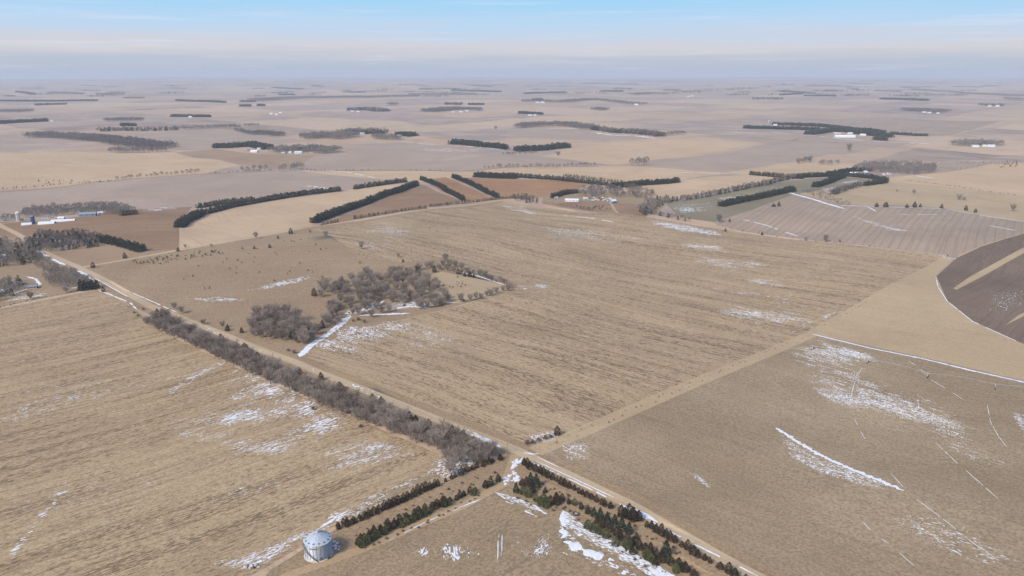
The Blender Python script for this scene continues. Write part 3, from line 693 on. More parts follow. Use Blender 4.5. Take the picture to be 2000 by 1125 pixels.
for p in along(P((700, 1040), (790, 1000), (880, 962), (960, 925)), 3.6, 0, 3.2) + along(P((715, 1072), (800, 1036), (880, 996), (940, 966)), 4.5, 0, 1.5):
    plant('shrub', p[0], p[1], 'low brown shrub between or beside the two dark hedges', 'shrubs between the two hedges', rng.uniform(.5, .9), 'shrub')
for p in along(P((1050, 945), (1120, 975), (1240, 1035), (1330, 1085)), 4, 0, 2.6) + along(P((1015, 972), (1060, 992), (1100, 992), (1150, 1020), (1250, 1088), (1310, 1118)), 4, -1, 2):
    plant('shrub', p[0], p[1], 'low brown shrub between roadside cedars and inner planting', 'shrubs among the plantings at right', rng.uniform(.5, .9), 'shrub')
for q in [(1100, 995), (1080, 998), (1240, 1095), (1215, 1080), (1190, 1062), (1170, 1052), (1260, 1108)]:
    x, y = at(*q); plant('shrub', x, y, 'brown shrub on the snow side of the inner planting', 'shrubs on the snow side of the planting', rng.uniform(.7, 1.0), 'shrub')

# ------------------------------------------------------------------ far trees: masses that nobody counts
def lod_bare(seed, tris_=200):
    r = random.Random(seed); V, F = [], []
    tube(V, F, (0, 0, -.5), (0, 0, 5), .3, .15, 3)
    for _ in range(tris_):
        a = r.uniform(0, 6.28); ph = math.asin(r.uniform(-.75, 1)); k = r.uniform(.35, 1) ** .5
        o = np.array((math.cos(a) * math.cos(ph), math.sin(a) * math.cos(ph), math.sin(ph)))
        p = o * np.array((5, 5, 5.6)) * k * .72 + np.array((0, 0, 7))
        d = o + np.array((r.gauss(0, .5), r.gauss(0, .5), r.gauss(.2, .5))); d /= np.linalg.norm(d)
        s_ = np.cross(d, (r.gauss(0, 1), r.gauss(0, 1), r.gauss(0, 1))); s_ /= np.linalg.norm(s_)
        i = len(V); V += [p - s_ * .2, p + s_ * .2, p + d * r.uniform(1.4, 2.6)]; F.append((i, i + 1, i + 2))
    return np.array(V), np.array(F)
def lod_con(seed, n=110, H=9, Rr=2.9, s0=1.0):
    r = random.Random(seed); V, F = [], []
    tube(V, F, (0, 0, -.5), (0, 0, H * .7), .2, .05, 3)
    for _ in range(n):
        z = r.random() ** 1.2; a = r.uniform(0, 6.28); rad = Rr * (1 - z) ** .6 * r.random() ** .25
        p = np.array((math.cos(a) * rad, math.sin(a) * rad, z * H + .2))
        d = np.array((math.cos(a), math.sin(a), r.uniform(.2, 1.4))) + np.array((r.gauss(0, .4), r.gauss(0, .4), 0)); d /= np.linalg.norm(d)
        s_ = np.cross(d, (r.gauss(0, 1), r.gauss(0, 1), r.gauss(0, 1))); s_ /= np.linalg.norm(s_)
        k = s0 * r.uniform(.7, 1.4); i = len(V); V += [p - s_ * k * .6, p + s_ * k * .6, p + d * k * 1.1]; F.append((i, i + 1, i + 2))
    return np.array(V), np.array(F)
LB = [lod_bare(k) for k in range(6)]; LBf = [lod_bare(50 + k, 46) for k in range(5)]
for V_, F_ in LBf: V_[6:] += 0  # same silhouette, fewer pieces
def fat(tpl, k):
    V_, F_ = tpl; V_ = V_.copy(); T_ = V_[6:].reshape(-1, 3, 3); m = (T_[:, 0] + T_[:, 1]) / 2
    T_[:, 0] = m + (T_[:, 0] - m) * k; T_[:, 1] = m + (T_[:, 1] - m) * k; V_[6:] = T_.reshape(-1, 3); return V_, F_
LBf = [fat(t_, 3.6) for t_ in LBf]
LC = [lod_con(k) for k in range(6)]; LCf = [lod_con(60 + k, 26, 9, 3.0, 2.4) for k in range(5)]
def mass(name, pts, kindc, label, cat, h=1.0):
    """trees of a far belt, joined; kindc c cedar, d bare, m mixed"""
    Vs, Fs, MI, n0 = [], [], [], 0
    for p in pts:
        d = math.hypot(*p); isc = kindc == 'c' or (kindc == 'm' and rng.random() < .45)
        tp = rng.choice((LC if d < 2300 else LCf) if isc else (LB if d < 2300 else LBf))
        s = h * rng.uniform(.75, 1.2); a = rng.uniform(0, 6.28); ca, sa = math.cos(a) * s, math.sin(a) * s
        V_ = tp[0]; X = V_[:, 0] * ca - V_[:, 1] * sa + p[0]; Y = V_[:, 0] * sa + V_[:, 1] * ca + p[1]; Z = V_[:, 2] * s + gz(p[0], p[1])
        Vs.append(np.column_stack([X, Y, Z])); Fs.append(tp[1] + n0); n0 += len(V_); MI.append(np.full(len(tp[1]), 1 if isc else 0))
    if not Vs: return
    me = tri_mesh(name, np.vstack(Vs), np.vstack(Fs), [M_twigfar, M_cedarfar], np.concatenate(MI))
    tag(link(bpy.data.objects.new(name, me)), label, cat, kind='stuff')
def belt(label, kc, wid, h, *px, name='shelterbelt', step=None):
    pts = P(*px); d = math.hypot(*pts[0])
    st = step or (4.0 if kc == 'c' else 7.0); st *= 1 if d < 2300 else 1.6 if d < 6000 else 2.4
    rows = max(1, int(round(wid / st)))
    out = []
    for k in range(rows):
        out += along(pts, st, (k - (rows - 1) / 2) * st, st * .28)
    mass(name, out, kc, label, 'trees', h)
def grove(label, kc, n, mind, h, *px, name='grove'):
    mass(name, area(P(*px), n, mind), kc, label, 'trees', h)
# shelterbelts of the middle distance
belt('thick dark cedar belt running diagonally between two brown fields', 'c', 13, 1.1, (612, 436), (700, 404), (800, 367), (815, 362))
belt('dark cedar belt right of the hill-shaped brown field', 'c', 10, 1.0, (822, 351), (860, 366), (905, 392))
belt('dark cedar belt between two rust coloured fields', 'c', 10, 1.0, (884, 347), (930, 366), (972, 387))
belt('low hedge of cedars along the north road', 'c', 4, .6, (692, 428), (780, 414), (835, 407))
belt('low broken hedge of cedars farther along the north road', 'c', 4, .6, (840, 404), (900, 398), (960, 391), (1000, 387))
belt('short low cedar hedge below the diagonal belt', 'c', 4, .5, (628, 440), (664, 433))
belt('cedar belt along the left edge of the tan field, near end', 'c', 14, 1.0, (350, 445), (366, 432), (390, 422))
belt('long cedar belt along the upper edge of the tan field', 'c', 9, 1.0, (390, 421), (450, 406), (520, 393), (600, 380), (668, 373))
belt('short upper cedar belt behind the tan field hedge', 'c', 6, .9, (386, 407), (440, 398), (500, 392))
belt('cedar belt ending near the hill-shaped brown field', 'c', 9, 1.0, (692, 370), (750, 361), (795, 355))
belt('thick cedar block above the orange field', 'c', 26, 1.1, (930, 345), (965, 347), (1010, 348))
belt('long cedar belt along the top of the orange field', 'c', 9, 1.0, (1005, 346), (1060, 350), (1130, 356), (1190, 363))
belt('thin hedge of cedars crossing the tan field', 'c', 5, .7, (1100, 344), (1160, 351), (1215, 358))
belt('thick cedar belt pointing right across pale stubble', 'c', 14, 1.1, (1195, 367), (1260, 361), (1325, 356))
grove('bare trees around the central farmstead', 'd', 110, 7, .9, (1120, 378), (1160, 366), (1240, 366), (1280, 380), (1270, 392), (1220, 386), (1130, 384))
belt('dark cedar screen at the left of the central farmstead', 'c', 12, .9, (1080, 387), (1100, 380), (1130, 376))
grove('cedars and trees in the draw right of the central farmstead', 'm', 70, 6, .95, (1245, 405), (1275, 392), (1300, 388), (1310, 396), (1280, 410), (1270, 424), (1248, 418))
belt('cedar line at the foot of the draw', 'm', 9, .75, (1262, 416), (1300, 424), (1345, 434))
grove('mixed trees beyond the crest of the big field', 'm', 34, 6, .8, (1002, 385), (1030, 384), (1052, 392), (1050, 399), (1005, 394))
belt('brushy bare trees below the central farmyard', 'd', 10, .45, (1060, 398), (1120, 403))
belt('long mixed shelterbelt climbing right from the farmstead', 'm', 16, .95, (1300, 396), (1370, 386), (1450, 370), (1530, 352), (1600, 345))
belt('dark cedar belt inside the green wheat field', 'c', 14, 1.0, (1408, 403), (1480, 388), (1550, 373))
belt('dark cedar belt at the top edge of the tan field on the right', 'c', 10, 1.0, (1466, 342), (1530, 347), (1570, 349))
belt('dark belt along the top of the small farm fields', 'c', 12, 1.0, (1560, 347), (1640, 343), (1700, 349), (1733, 354))
belt('short cedar belt between two snowy fields', 'c', 12, 1.0, (1590, 366), (1620, 357), (1648, 346))
belt('short cedar belt beside the hill pasture', 'm', 12, .9, (1625, 380), (1655, 370), (1682, 362))
belt('cedar belt closing the snowy fields on the right', 'c', 10, 1.0, (1690, 363), (1710, 360), (1732, 357))
grove('bare brush in the draw below the snowy fields', 'd', 60, 6, .5, (1560, 372), (1600, 372), (1630, 388), (1665, 401), (1640, 403), (1590, 386))
grove('large bare grove around the blue and cream farmstead', 'd', 190, 8.5, 1.15, (1660, 336), (1680, 324), (1740, 322), (1825, 326), (1826, 338), (1790, 342), (1740, 338), (1700, 336))
belt('cedar screen left of the blue and cream farmstead', 'c', 12, 1.0, (1615, 342), (1655, 336), (1700, 334))
grove('bare trees beside the far crossroads, larger clump', 'd', 16, 7, 1.1, (1548, 318), (1585, 311), (1586, 316), (1560, 321))
grove('bare trees beside the far crossroads, smaller clump', 'd', 14, 7, 1.0, (1600, 321), (1640, 318), (1640, 322), (1602, 324))
# left side
grove('bare grove behind the white farm sheds', 'd', 150, 8, 1.0, (40, 426), (60, 412), (150, 406), (230, 404), (262, 416), (240, 421), (170, 418), (90, 424))
belt('dark cedars at the end of the left farm grove', 'c', 9, .8, (238, 421), (268, 418))
grove('few bare trees at the left frame edge beside the farm lane', 'd', 8, 9, .9, (0, 430), (28, 427), (28, 432), (0, 434))
grove('mixed dark grove beyond the left farm meadow', 'm', 150, 6.5, .95, (48, 478), (80, 462), (150, 458), (205, 470), (190, 483), (100, 492), (60, 492))
belt('thick cedar hedge descending from the dark grove to the road', 'c', 12, 1.0, (195, 470), (240, 481), (280, 492))
grove('bare trees on both sides of the road at the left edge', 'm', 120, 6.5, .95, (-60, 500), (0, 476), (40, 480), (80, 505), (60, 516), (0, 522), (-60, 525))
grove('bare thicket beside the road junction', 'd', 40, 6, .6, (60, 492), (85, 500), (120, 530), (100, 535), (70, 522))
grove('dense bare grove between homestead and road', 'd', 95, 6.5, .9, (82, 545), (110, 532), (150, 540), (180, 556), (150, 562), (100, 562))
belt('dark cedars closing the homestead grove', 'c', 14, .9, (158, 566), (190, 562))
grove('bare trees round the homestead at the left edge', 'm', 50, 6.5, .85, (-60, 575), (0, 555), (40, 548), (45, 562), (20, 582), (-60, 600))
# bare tree lines
belt('scattered bare trees on the field boundary at the far left', 'd', 12, .9, (230, 353), (270, 348), (345, 342), (390, 337), step=9)
grove('bare cottonwoods on the field boundary', 'd', 9, 9, 1.2, (470, 333), (520, 330), (520, 334), (472, 336))
grove('five large spreading bare cottonwoods', 'd', 8, 10, 1.5, (545, 333), (590, 329), (592, 333), (548, 336))
belt('line of bare trees along the middle field boundary', 'd', 10, .95, (945, 331), (1050, 329), (1168, 325), step=11)
grove('three bare cottonwoods on the far boundary', 'd', 6, 14, 1.6, (1230, 323), (1262, 321), (1262, 324), (1230, 326))
belt('bare trees at the end of a far cedar belt', 'd', 12, .9, (985, 304), (1050, 301), step=10)
FARB = [
 ('d', 40, 1.2, (0, 220), (62, 218)), ('c', 18, 1.1, (0, 242), (50, 239), (92, 237)), ('d', 75, 1.15, (60, 267), (120, 268), (190, 274)), ('d', 80, 1.15, (190, 274), (250, 282), (325, 290)),
 ('d', 24, 1.1, (218, 298), (280, 298), (325, 296)), ('m', 24, 1.1, (192, 257), (270, 256), (345, 254)), ('d', 22, 1.1, (345, 254), (400, 252), (470, 250)), ('d', 40, 1.1, (208, 237), (280, 236)),
 ('c', 18, 1.0, (237, 246), (265, 246)), ('c', 24, 1.1, (345, 197), (400, 199), (440, 201)), ('c', 22, 1.1, (470, 199), (500, 199)), ('c', 18, 1.1, (470, 208), (490, 208)), ('c', 24, 1.0, (335, 228), (410, 229)),
 ('d', 18, 1.0, (480, 248), (508, 248)), ('d', 20, 1.0, (465, 258), (505, 264)), ('c', 18, 1.1, (70, 206), (130, 204)), ('d', 60, 1.2, (243, 193), (280, 193)), ('d', 80, 1.3, (100, 183), (160, 185)),
 ('d', 40, 1.2, (150, 177), (195, 177)), ('d', 60, 1.2, (10, 189), (27, 189)), ('c', 40, 1.1, (35, 180), (65, 185)), ('d', 80, 1.3, (190, 186), (245, 185)), ('c', 50, 1.0, (0, 198), (190, 197)),
 ('d', 120, 1.4, (500, 197), (570, 193), (640, 192)), ('d', 130, 1.4, (640, 192), (720, 191), (820, 189)), ('d', 100, 1.3, (800, 186), (930, 185)), ('c', 30, 1.2, (546, 186), (575, 186)), ('c', 20, 1.1, (503, 207), (518, 207)),
 ('d', 60, 1.3, (535, 172), (590, 172)), ('d', 60, 1.3, (612, 170), (630, 170)), ('m', 60, 1.2, (672, 181), (715, 183)), ('d', 60, 1.2, (760, 205), (775, 205)), ('m', 70, 1.2, (682, 216), (720, 214), (750, 218)),
 ('d', 80, 1.2, (838, 219), (880, 214), (940, 216)), ('m', 40, 1.2, (870, 204), (905, 205)), ('c', 30, 1.0, (915, 205), (945, 205)), ('d', 30, 1.1, (500, 262), (550, 267)), ('d', 80, 1.2, (592, 271), (635, 267), (682, 270)),
 ('m', 60, 1.2, (672, 262), (715, 260), (755, 261)), ('d', 50, 1.1, (732, 270), (780, 273)), ('c', 36, 1.0, (780, 264), (808, 266)), ('c', 26, 1.1, (420, 289), (455, 289)), ('c', 30, 1.1, (460, 288), (490, 285), (525, 292)),
 ('d', 60, 1.15, (536, 298), (590, 294), (652, 299)), ('c', 22, 1.1, (884, 281), (940, 286)), ('c', 22, 1.1, (948, 287), (990, 292)), ('m', 60, 1.3, (820, 170), (845, 170)), ('d', 60, 1.3, (925, 168), (960, 169)),
 ('d', 46, 1.3, (1012, 250), (1050, 246), (1110, 246), (1150, 252)), ('m', 34, 1.2, (1150, 252), (1220, 260), (1290, 267)), ('d', 14, 1.0, (1290, 267), (1340, 262)), ('c', 24, 1.0, (1015, 222), (1060, 224)), ('d', 60, 1.2, (1160, 215), (1185, 216)),
 ('d', 70, 1.3, (1020, 199), (1100, 201), (1160, 196)), ('d', 60, 1.2, (1160, 196), (1210, 201), (1257, 205)), ('c', 40, 1.2, (1025, 184), (1105, 181)), ('c', 50, 1.2, (1175, 179), (1215, 179)), ('d', 100, 1.3, (1238, 182), (1275, 183)),
 ('d', 80, 1.3, (1297, 178), (1328, 178)), ('d', 120, 1.4, (1130, 166), (1245, 167)), ('d', 100, 1.3, (1055, 164), (1120, 164)), ('c', 24, 1.1, (1008, 295), (1060, 293), (1110, 287)), ('m', 50, 1.2, (1470, 194), (1530, 194)),
 ('m', 60, 1.2, (1528, 179), (1592, 181)), ('c', 36, 1.1, (1525, 184), (1567, 184)), ('c', 30, 1.1, (1570, 188), (1632, 188)), ('c', 44, 1.2, (1722, 194), (1812, 197)), ('d', 90, 1.25, (1775, 216), (1842, 220)),
 ('d', 60, 1.2, (1710, 178), (1762, 179)), ('d', 70, 1.3, (1782, 176), (1870, 181)), ('d', 70, 1.3, (1870, 182), (2000, 189)), ('d', 50, 1.2, (1770, 172), (1822, 171)), ('d', 50, 1.2, (1860, 174), (1918, 173)), ('d', 50, 1.2, (1807, 187), (1845, 187)),
 ('m', 60, 1.2, (1915, 206), (1960, 207)), ('d', 50, 1.2, (1962, 194), (2020, 197)), ('d', 100, 1.3, (1580, 169), (1660, 168)), ('d', 100, 1.4, (1665, 162), (1705, 162)), ('d', 90, 1.3, (1920, 169), (1950, 169)),
 ('c', 18, 1.0, (1455, 251), (1530, 253), (1600, 255)), ('c', 20, 1.0, (1510, 244), (1600, 247), (1725, 260)), ('c', 30, 1.1, (1580, 263), (1620, 257), (1660, 258)), ('c', 26, 1.1, (1660, 260), (1700, 265), (1742, 269)), ('c', 12, .8, (1740, 262), (1812, 266)),
 ('c', 14, 1.0, (1708, 273), (1733, 275)), ('d', 46, 1.1, (1872, 285), (1910, 281), (1955, 286)), ('c', 40, 1.2, (1040, 196), (1060, 196)), ('c', 60, 1.2, (885, 177), (975, 180))]
sides = lambda x: 'far left' if x < 400 else 'centre left' if x < 850 else 'centre' if x < 1200 else 'centre right' if x < 1600 else 'far right'
for kc, wd, h_, *px in FARB:
    x0, y0 = px[0]
    kindw = {'c': 'dark evergreen', 'd': 'grey leafless', 'm': 'mixed'}[kc]
    dist = 'beyond the brown fields' if y0 > 230 else 'far out on the plain' if y0 > 190 else 'near the hazy horizon'
    belt('%s tree belt %s, %s' % (kindw, dist, sides(x0)), kc, wd * 1.35, h_ * 1.3, *px)
# faint belts up to the horizon
for k in range(210):
    x0 = rng.uniform(-20, 2000); y0 = 150.5 + 40 * rng.random() ** 1.5; ln = rng.uniform(12, 60) * (1.6 if y0 < 160 else .8)
    p0, p1 = P((x0, y0), (x0 + ln, y0 + rng.uniform(-.6, .6))); n = int(min(90, 8 + ln))
    dd = np.array(p1) - np.array(p0); out = [np.array(p0) + dd * rng.random() + np.array((rng.uniform(-60, 60), rng.uniform(-60, 60))) for _ in range(n)]
    if math.hypot(*p0) < 27000: mass('far_woodland', out, rng.choice('dm'), 'blue-grey strip of distant trees close to the horizon', 'trees', 1.5)
# scattered seedlings in the pastures
def scatter_small(label, n, s_, *px):
    pts = area(P(*px), n, 3); Vs, Fs, n0 = [], [], 0
    for p in pts:
        tp = rng.choice(LC); s = s_ * rng.uniform(.5, 1.4)
        Vs.append(np.column_stack([tp[0][:, 0] * s * 1.5 + p[0], tp[0][:, 1] * s * 1.5 + p[1], tp[0][:, 2] * s + gz(*p)])); Fs.append(tp[1] + n0); n0 += len(tp[0])
    me = tri_mesh('cedar_seedlings', np.vstack(Vs), np.vstack(Fs), [M_cedarfar])
    tag(link(bpy.data.objects.new('cedar_seedlings', me)), label, 'bushes', kind='stuff')
scatter_small('small dark cedar seedlings thick below the north road', 60, .24, (240, 512), (420, 486), (440, 495), (300, 520))
scatter_small('sparse dark seedlings dotted over the open pasture', 46, .2, (240, 520), (600, 460), (680, 500), (600, 560), (300, 570))
scatter_small('dark weed clumps in the small paddock', 18, .2, (850, 545), (900, 540), (920, 565), (860, 575))
scatter_small('dark bushes on the slope below the central farmyard', 34, .28, (1120, 402), (1190, 402), (1200, 412), (1150, 411))
scatter_small('dark specks of brush in the upper right hay field', 26, .35, (1940, 320), (1990, 316), (1990, 326), (1945, 328))
scatter_small('cattle-sized dark bushes in the far left field', 14, .35, (70, 352), (190, 348), (190, 354), (75, 360))
def dots(label, s_, step, *px):
    Vs, Fs, n0 = [], [], 0
    for p in along(P(*px), step, 0, step * .35):
        tp = rng.choice(LC); s = s_ * rng.uniform(.4, 1.3)
        Vs.append(np.column_stack([tp[0][:, 0] * s * 1.6 + p[0], tp[0][:, 1] * s * 1.6 + p[1], tp[0][:, 2] * s + gz(*p)])); Fs.append(tp[1] + n0); n0 += len(tp[0])
    me = tri_mesh('fence_brush', np.vstack(Vs), np.vstack(Fs), [M_twigfar])
    tag(link(bpy.data.objects.new('fence_brush', me)), label, 'bushes', kind='stuff')
dots('brush dotted along the fence across the right hillside', .24, 9, (1768, 352), (1850, 362), (2000, 384))
dots('brush along the far field boundary at right', .3, 12, (1830, 318), (1920, 318), (2040, 316))
dots('brush along the field boundary below the homestead', .16, 5, (0, 600), (100, 578), (190, 563))
dots('brush along the right edge of the big corn field', .12, 9, (1090, 862), (1300, 772), (1598, 643), (1700, 588))
dots('brush along the top edge of the corn field', .2, 12, (1400, 440), (1600, 472), (1850, 500))
dots('dark brush along the boundary at the far left', .35, 8, (0, 370), (120, 360), (230, 354))
dots('dark brush along the boundary of the grey field', .35, 9, (395, 340), (480, 334), (560, 331), (860, 334))

# ------------------------------------------------------------------ snow
def n2(x, y, s): return mnoise.noise(Vector((x * s, y * s, 3.7)))
def snow_patches(label, n, px, ang, Lm, Wm, clus=.02, thr=.0, zo=.05, name='snow_patches', mat=None, cat='snow', low=.8):
    poly = np.array(P(*px)); lo, hi = poly.min(0), poly.max(0)
    V, F = [], []; ca, sa = math.cos(ang), math.sin(ang); cnt = 0; n = int(n * 2.6)
    ar = abs(sum(poly[i][0] * poly[i - 1][1] - poly[i - 1][0] * poly[i][1] for i in range(len(poly)))) / 2; soft = math.sqrt(ar) * .22; n = int(min(n, ar / (Lm * Wm) * (1.5 if thr < -.5 else .50)))
    bx = nrs.uniform(lo[0], hi[0], n * 25); by = nrs.uniform(lo[1], hi[1], n * 25)
    ok = inpoly(bx, by, poly); bx, by = bx[ok], by[ok]
    for x, y in zip(bx, by):
        if cnt >= n: break
        u_, v_ = x * ca + y * sa, -x * sa + y * ca
        q = low * mnoise.noise(Vector((u_ * clus * .45, v_ * clus * 1.3, 1.3))) + .35 * mnoise.noise(Vector((u_ * clus * 2, v_ * clus * 5, 7.1))) + .45 * mnoise.noise(Vector((u_ * .10, v_ * .42, 2.9)))
        A_ = poly; B_ = np.roll(poly, -1, 0); AB = B_ - A_; tt = np.clip(((x - A_[:, 0]) * AB[:, 0] + (y - A_[:, 1]) * AB[:, 1]) / (AB ** 2).sum(1), 0, 1)
        dd_ = np.hypot(x - A_[:, 0] - AB[:, 0] * tt, y - A_[:, 1] - AB[:, 1] * tt).min() / soft
        ex = q - thr - .6 * max(0, 1 - dd_) ** 1.5 + .16 + rng.uniform(-.10, .10)
        if ex < 0: continue
        size = min(1.5, .28 + 1.9 * ex) * rng.uniform(.5, 1.25)
        cnt += 1
        l_ = Lm * size ; w_ = Wm * size * rng.uniform(.6, 1.1); k = 7; z = gz(x, y); i0 = len(V)
        V.append((x, y, z + zo + .07))
        tw = rng.uniform(-.35, .35)
        for m in range(k):
            t = 2 * math.pi * m / k; rr = rng.uniform(.55, 1.2)
            a_, b_ = math.cos(t) * l_ * .5 * rr, math.sin(t) * w_ * .5 * rr
            b_ += a_ * tw * .4
            V.append((x + a_ * ca - b_ * sa, y + a_ * sa + b_ * ca, z + zo - .03))
        for m in range(k): F.append((i0, i0 + 1 + m, i0 + 1 + (m + 1) % k))
    if F:
        me = tri_mesh(name, np.array(V), np.array(F), mat or M_snow)
        tag(link(bpy.data.objects.new(name, me)), label, cat, kind='stuff')
def snow_line(label, wid, *px, gap=.0, rough=.5, zo=.10, name='snow_drift', seg=1.4):
    """a drift along a line, ragged edges, raised crest; broken where the noise says so"""
    pts = P(*px); dist = math.hypot(*pts[0]); sg = max(seg, dist / 700 * 1.2)
    cl = dens(pts, sg); V, F = [], []; prev = None; ph = rng.uniform(0, 100)
    for i, p in enumerate(cl):
        a = np.array(cl[max(i - 1, 0)]); b = np.array(cl[min(i + 1, len(cl) - 1)]); d = (b - a) / (np.linalg.norm(b - a) + 1e-9); nn = np.array((-d[1], d[0]))
        ends = min(1, (i + .4) / 5, (len(cl) - i - .4) / 5)
        q = mnoise.noise(Vector((i * .11 + ph, 0, 0))) + .5 * mnoise.noise(Vector((i * .47 + ph, 5, 0)))
        if gap and q < gap - .35 and ends > .3: prev = None; continue
        wl = wid * .5 * ends * max(.12, 1 + rough * 2 * mnoise.noise(Vector((i * .35 + ph, 9, 0))) + rng.uniform(-.25, .25) * rough)
        wr = wid * .5 * ends * max(.12, 1 + rough * 2 * mnoise.noise(Vector((i * .35 + ph, 19, 0))) + rng.uniform(-.25, .25) * rough)
        p = np.array(p); l, r_2 = p + nn * wl, p - nn * wr; i0 = len(V)
        V += [(l[0], l[1], gz(*l) + zo - .05), (p[0], p[1], gz(*p) + zo + .10), (r_2[0], r_2[1], gz(*r_2) + zo - .05)]
        if prev is not None:
            for k in (0, 1): F += [(prev + k, i0 + k, i0 + k + 1), (prev + k, i0 + k + 1, prev + k + 1)]
        prev = i0
    if F:
        F = np.array(F); V = np.array(V)
        a, b, c = V[F[:, 0]], V[F[:, 1]], V[F[:, 2]]; s = (b[:, 0] - a[:, 0]) * (c[:, 1] - a[:, 1]) - (b[:, 1] - a[:, 1]) * (c[:, 0] - a[:, 0])
        F[s < 0] = F[s < 0][:, ::-1]
        me = tri_mesh(name, V, F, M_snow); tag(link(bpy.data.objects.new(name, me)), label, 'snow', kind='stuff')
sp = snow_patches
sp('dense snow patches in the left field beside the tree row', 900, [(440, 712), (500, 726), (560, 752), (640, 788), (674, 828), (668, 852), (610, 842), (560, 805), (500, 775), (468, 745)], ROWB - R(5), 3.6, 1.1, .03, -.22, low=.3)
sp('snow patches around the dense drift in the left field', 400, [(400, 715), (520, 715), (700, 830), (690, 880), (560, 870), (420, 790)], ROWB - R(5), 2.6, .8, .03, .02)
sp('snow streaks below the dense drift in the left field', 620, [(330, 830), (600, 850), (770, 850), (860, 890), (700, 930), (520, 900), (340, 880)], ROWB - R(6), 3.2, .5, .03, .08, low=.5)
sp('snow streaks across the middle of the left field', 240, [(170, 800), (520, 770), (540, 830), (200, 850)], ROWB - R(6), 3.5, .6, .02, .16)
sp('thin snow streaks at the left edge of the left field', 170, [(-10, 740), (120, 740), (420, 700), (420, 730), (150, 800), (-10, 840)], ROWB - R(6), 3.5, .6, .02, .18)
sp('snow by the trees at the upper end of the hedge', 700, [(850, 885), (900, 880), (950, 893), (900, 925), (870, 935), (840, 930)], ROWB, 1.8, .8, .04, -.3)
sp('snow streaks on the field side of the upper hedge', 620, [(860, 905), (870, 935), (760, 980), (660, 1022), (630, 1010), (740, 950)], ROWB - R(4), 2.8, .7, .04, .0)
sp('thin snow at the lower edge of the left field', 300, [(360, 1090), (520, 1060), (640, 1010), (660, 1025), (520, 1100), (420, 1120)], ROWB - R(6), 2.6, .5, .03, .1)
sp('scattered snow flecks in the lower left field', 160, [(0, 900), (500, 870), (620, 940), (300, 1080), (0, 1100)], ROWB - R(6), 2.0, .4, .03, .22)
sp('thin broken snow line near the lower left corner', 90, [(14, 1086), (60, 1022), (120, 955), (134, 958), (80, 1024), (30, 1084)], ROWB - R(6), 3.0, .8, .05, -.35)
sp('thin snow line in the left field', 160, [(320, 768), (375, 731), (430, 702), (440, 710), (385, 740), (335, 770)], ROWB + R(4), 4.0, 1.0, .05, -.45)
sp('snow flecks in the bin yard, left of the wheel tracks', 170, [(775, 1090), (800, 1070), (850, 1062), (930, 1062), (950, 1085), (880, 1095)], R(100), 2.0, .8, .07, .0)
sp('snow flecks in the bin yard, right of the wheel tracks', 110, [(985, 1040), (1070, 1030), (1090, 1090), (990, 1090)], R(60), 1.3, .5, .05, .1)
snow_line('left snow-filled wheel track in the bin yard', .5, (972, 1100), (973, 1060), (975, 1040), gap=.2)
snow_line('right snow-filled wheel track in the bin yard', .5, (980, 1085), (981, 1040), gap=.2)
snow_line('snow drift along the drive in the bin yard', 4.0, (968, 962), (1000, 975), (1040, 990), (1068, 1004), rough=.6)
snow_line('ragged snow below the drive drift in the bin yard', 2.5, (985, 978), (1020, 992), (1050, 1010), gap=.1, rough=.8)
snow_line('thin snow line on the hedge side of the bin yard', 1.0, (895, 992), (940, 975), gap=0)
snow_line('broken thin snow edge in the bin yard', .6, (760, 1056), (830, 1020), (900, 992), gap=.25)
snow_line('broad white snow drift on the near side of the inner planting', 9.0, (1100, 998), (1112, 1022), (1150, 1045), (1200, 1072), (1260, 1105), (1330, 1145), rough=.25, zo=.2)
snow_line('ragged snow beside the broad drift', 5.0, (1098, 1030), (1108, 1060), (1150, 1080), (1200, 1095), gap=.15, rough=.8)
sp('snow flecks beside the broad drift', 260, [(1090, 1000), (1110, 1070), (1260, 1112), (1180, 1112), (1085, 1060)], R(130), 1.8, .8, .05, -.05)
sp('snow in the drive entrance near the road', 130, [(1002, 898), (1022, 894), (1020, 902), (1006, 912), (998, 918)], R(60), 2.4, 1.6, .1, -1)
sp('white snow pool in the drive bend', 260, [(1003, 920), (1014, 932), (1012, 941), (998, 940), (984, 948), (985, 934)], R(60), 2.6, 1.7, .1, -1)
sp('snow beside the bin wall', 60, [(648, 1055), (662, 1056), (663, 1075), (650, 1072)], R(60), 1.6, .9, .1, -.6)
snow_line('snow strip above the bin at the hedge end', 2.0, (620, 1034), (655, 1012), (665, 1008), rough=.6)
snow_line('snow at the rock pile', 1.6, (470, 1112), (500, 1100), (545, 1080), gap=.15, rough=.6)
for lb_, pl_, n_ in (('dry grass tufts poking through the broad drift', [(1098, 1000), (1118, 1000), (1160, 1040), (1210, 1068), (1290, 1115), (1330, 1150), (1280, 1145), (1180, 1085), (1108, 1055)], 260),
                     ('dry grass tufts poking through the drive drift', [(966, 960), (1003, 972), (1070, 1000), (1052, 1012), (985, 985)], 70),
                     ('dry grass tufts in the snow by the hedge', [(655, 1022), (760, 975), (860, 930), (840, 925), (700, 985)], 160),
                     ('dry grass tufts in the snow of the drive', [(595, 684), (650, 655), (690, 618), (672, 612), (640, 645)], 90)):
    sp(lb_, n_, pl_, R(150), 1.9, .7, .06, -.55, zo=.30, name='grass_tufts', mat=M_drygrass, cat='grass')
sp('ragged snow fringe of the broad drift', 520, [(1090, 992), (1120, 1015), (1160, 1070), (1230, 1110), (1260, 1140), (1160, 1110), (1100, 1080)], R(145), 2.6, 1.2, .05, -.35)
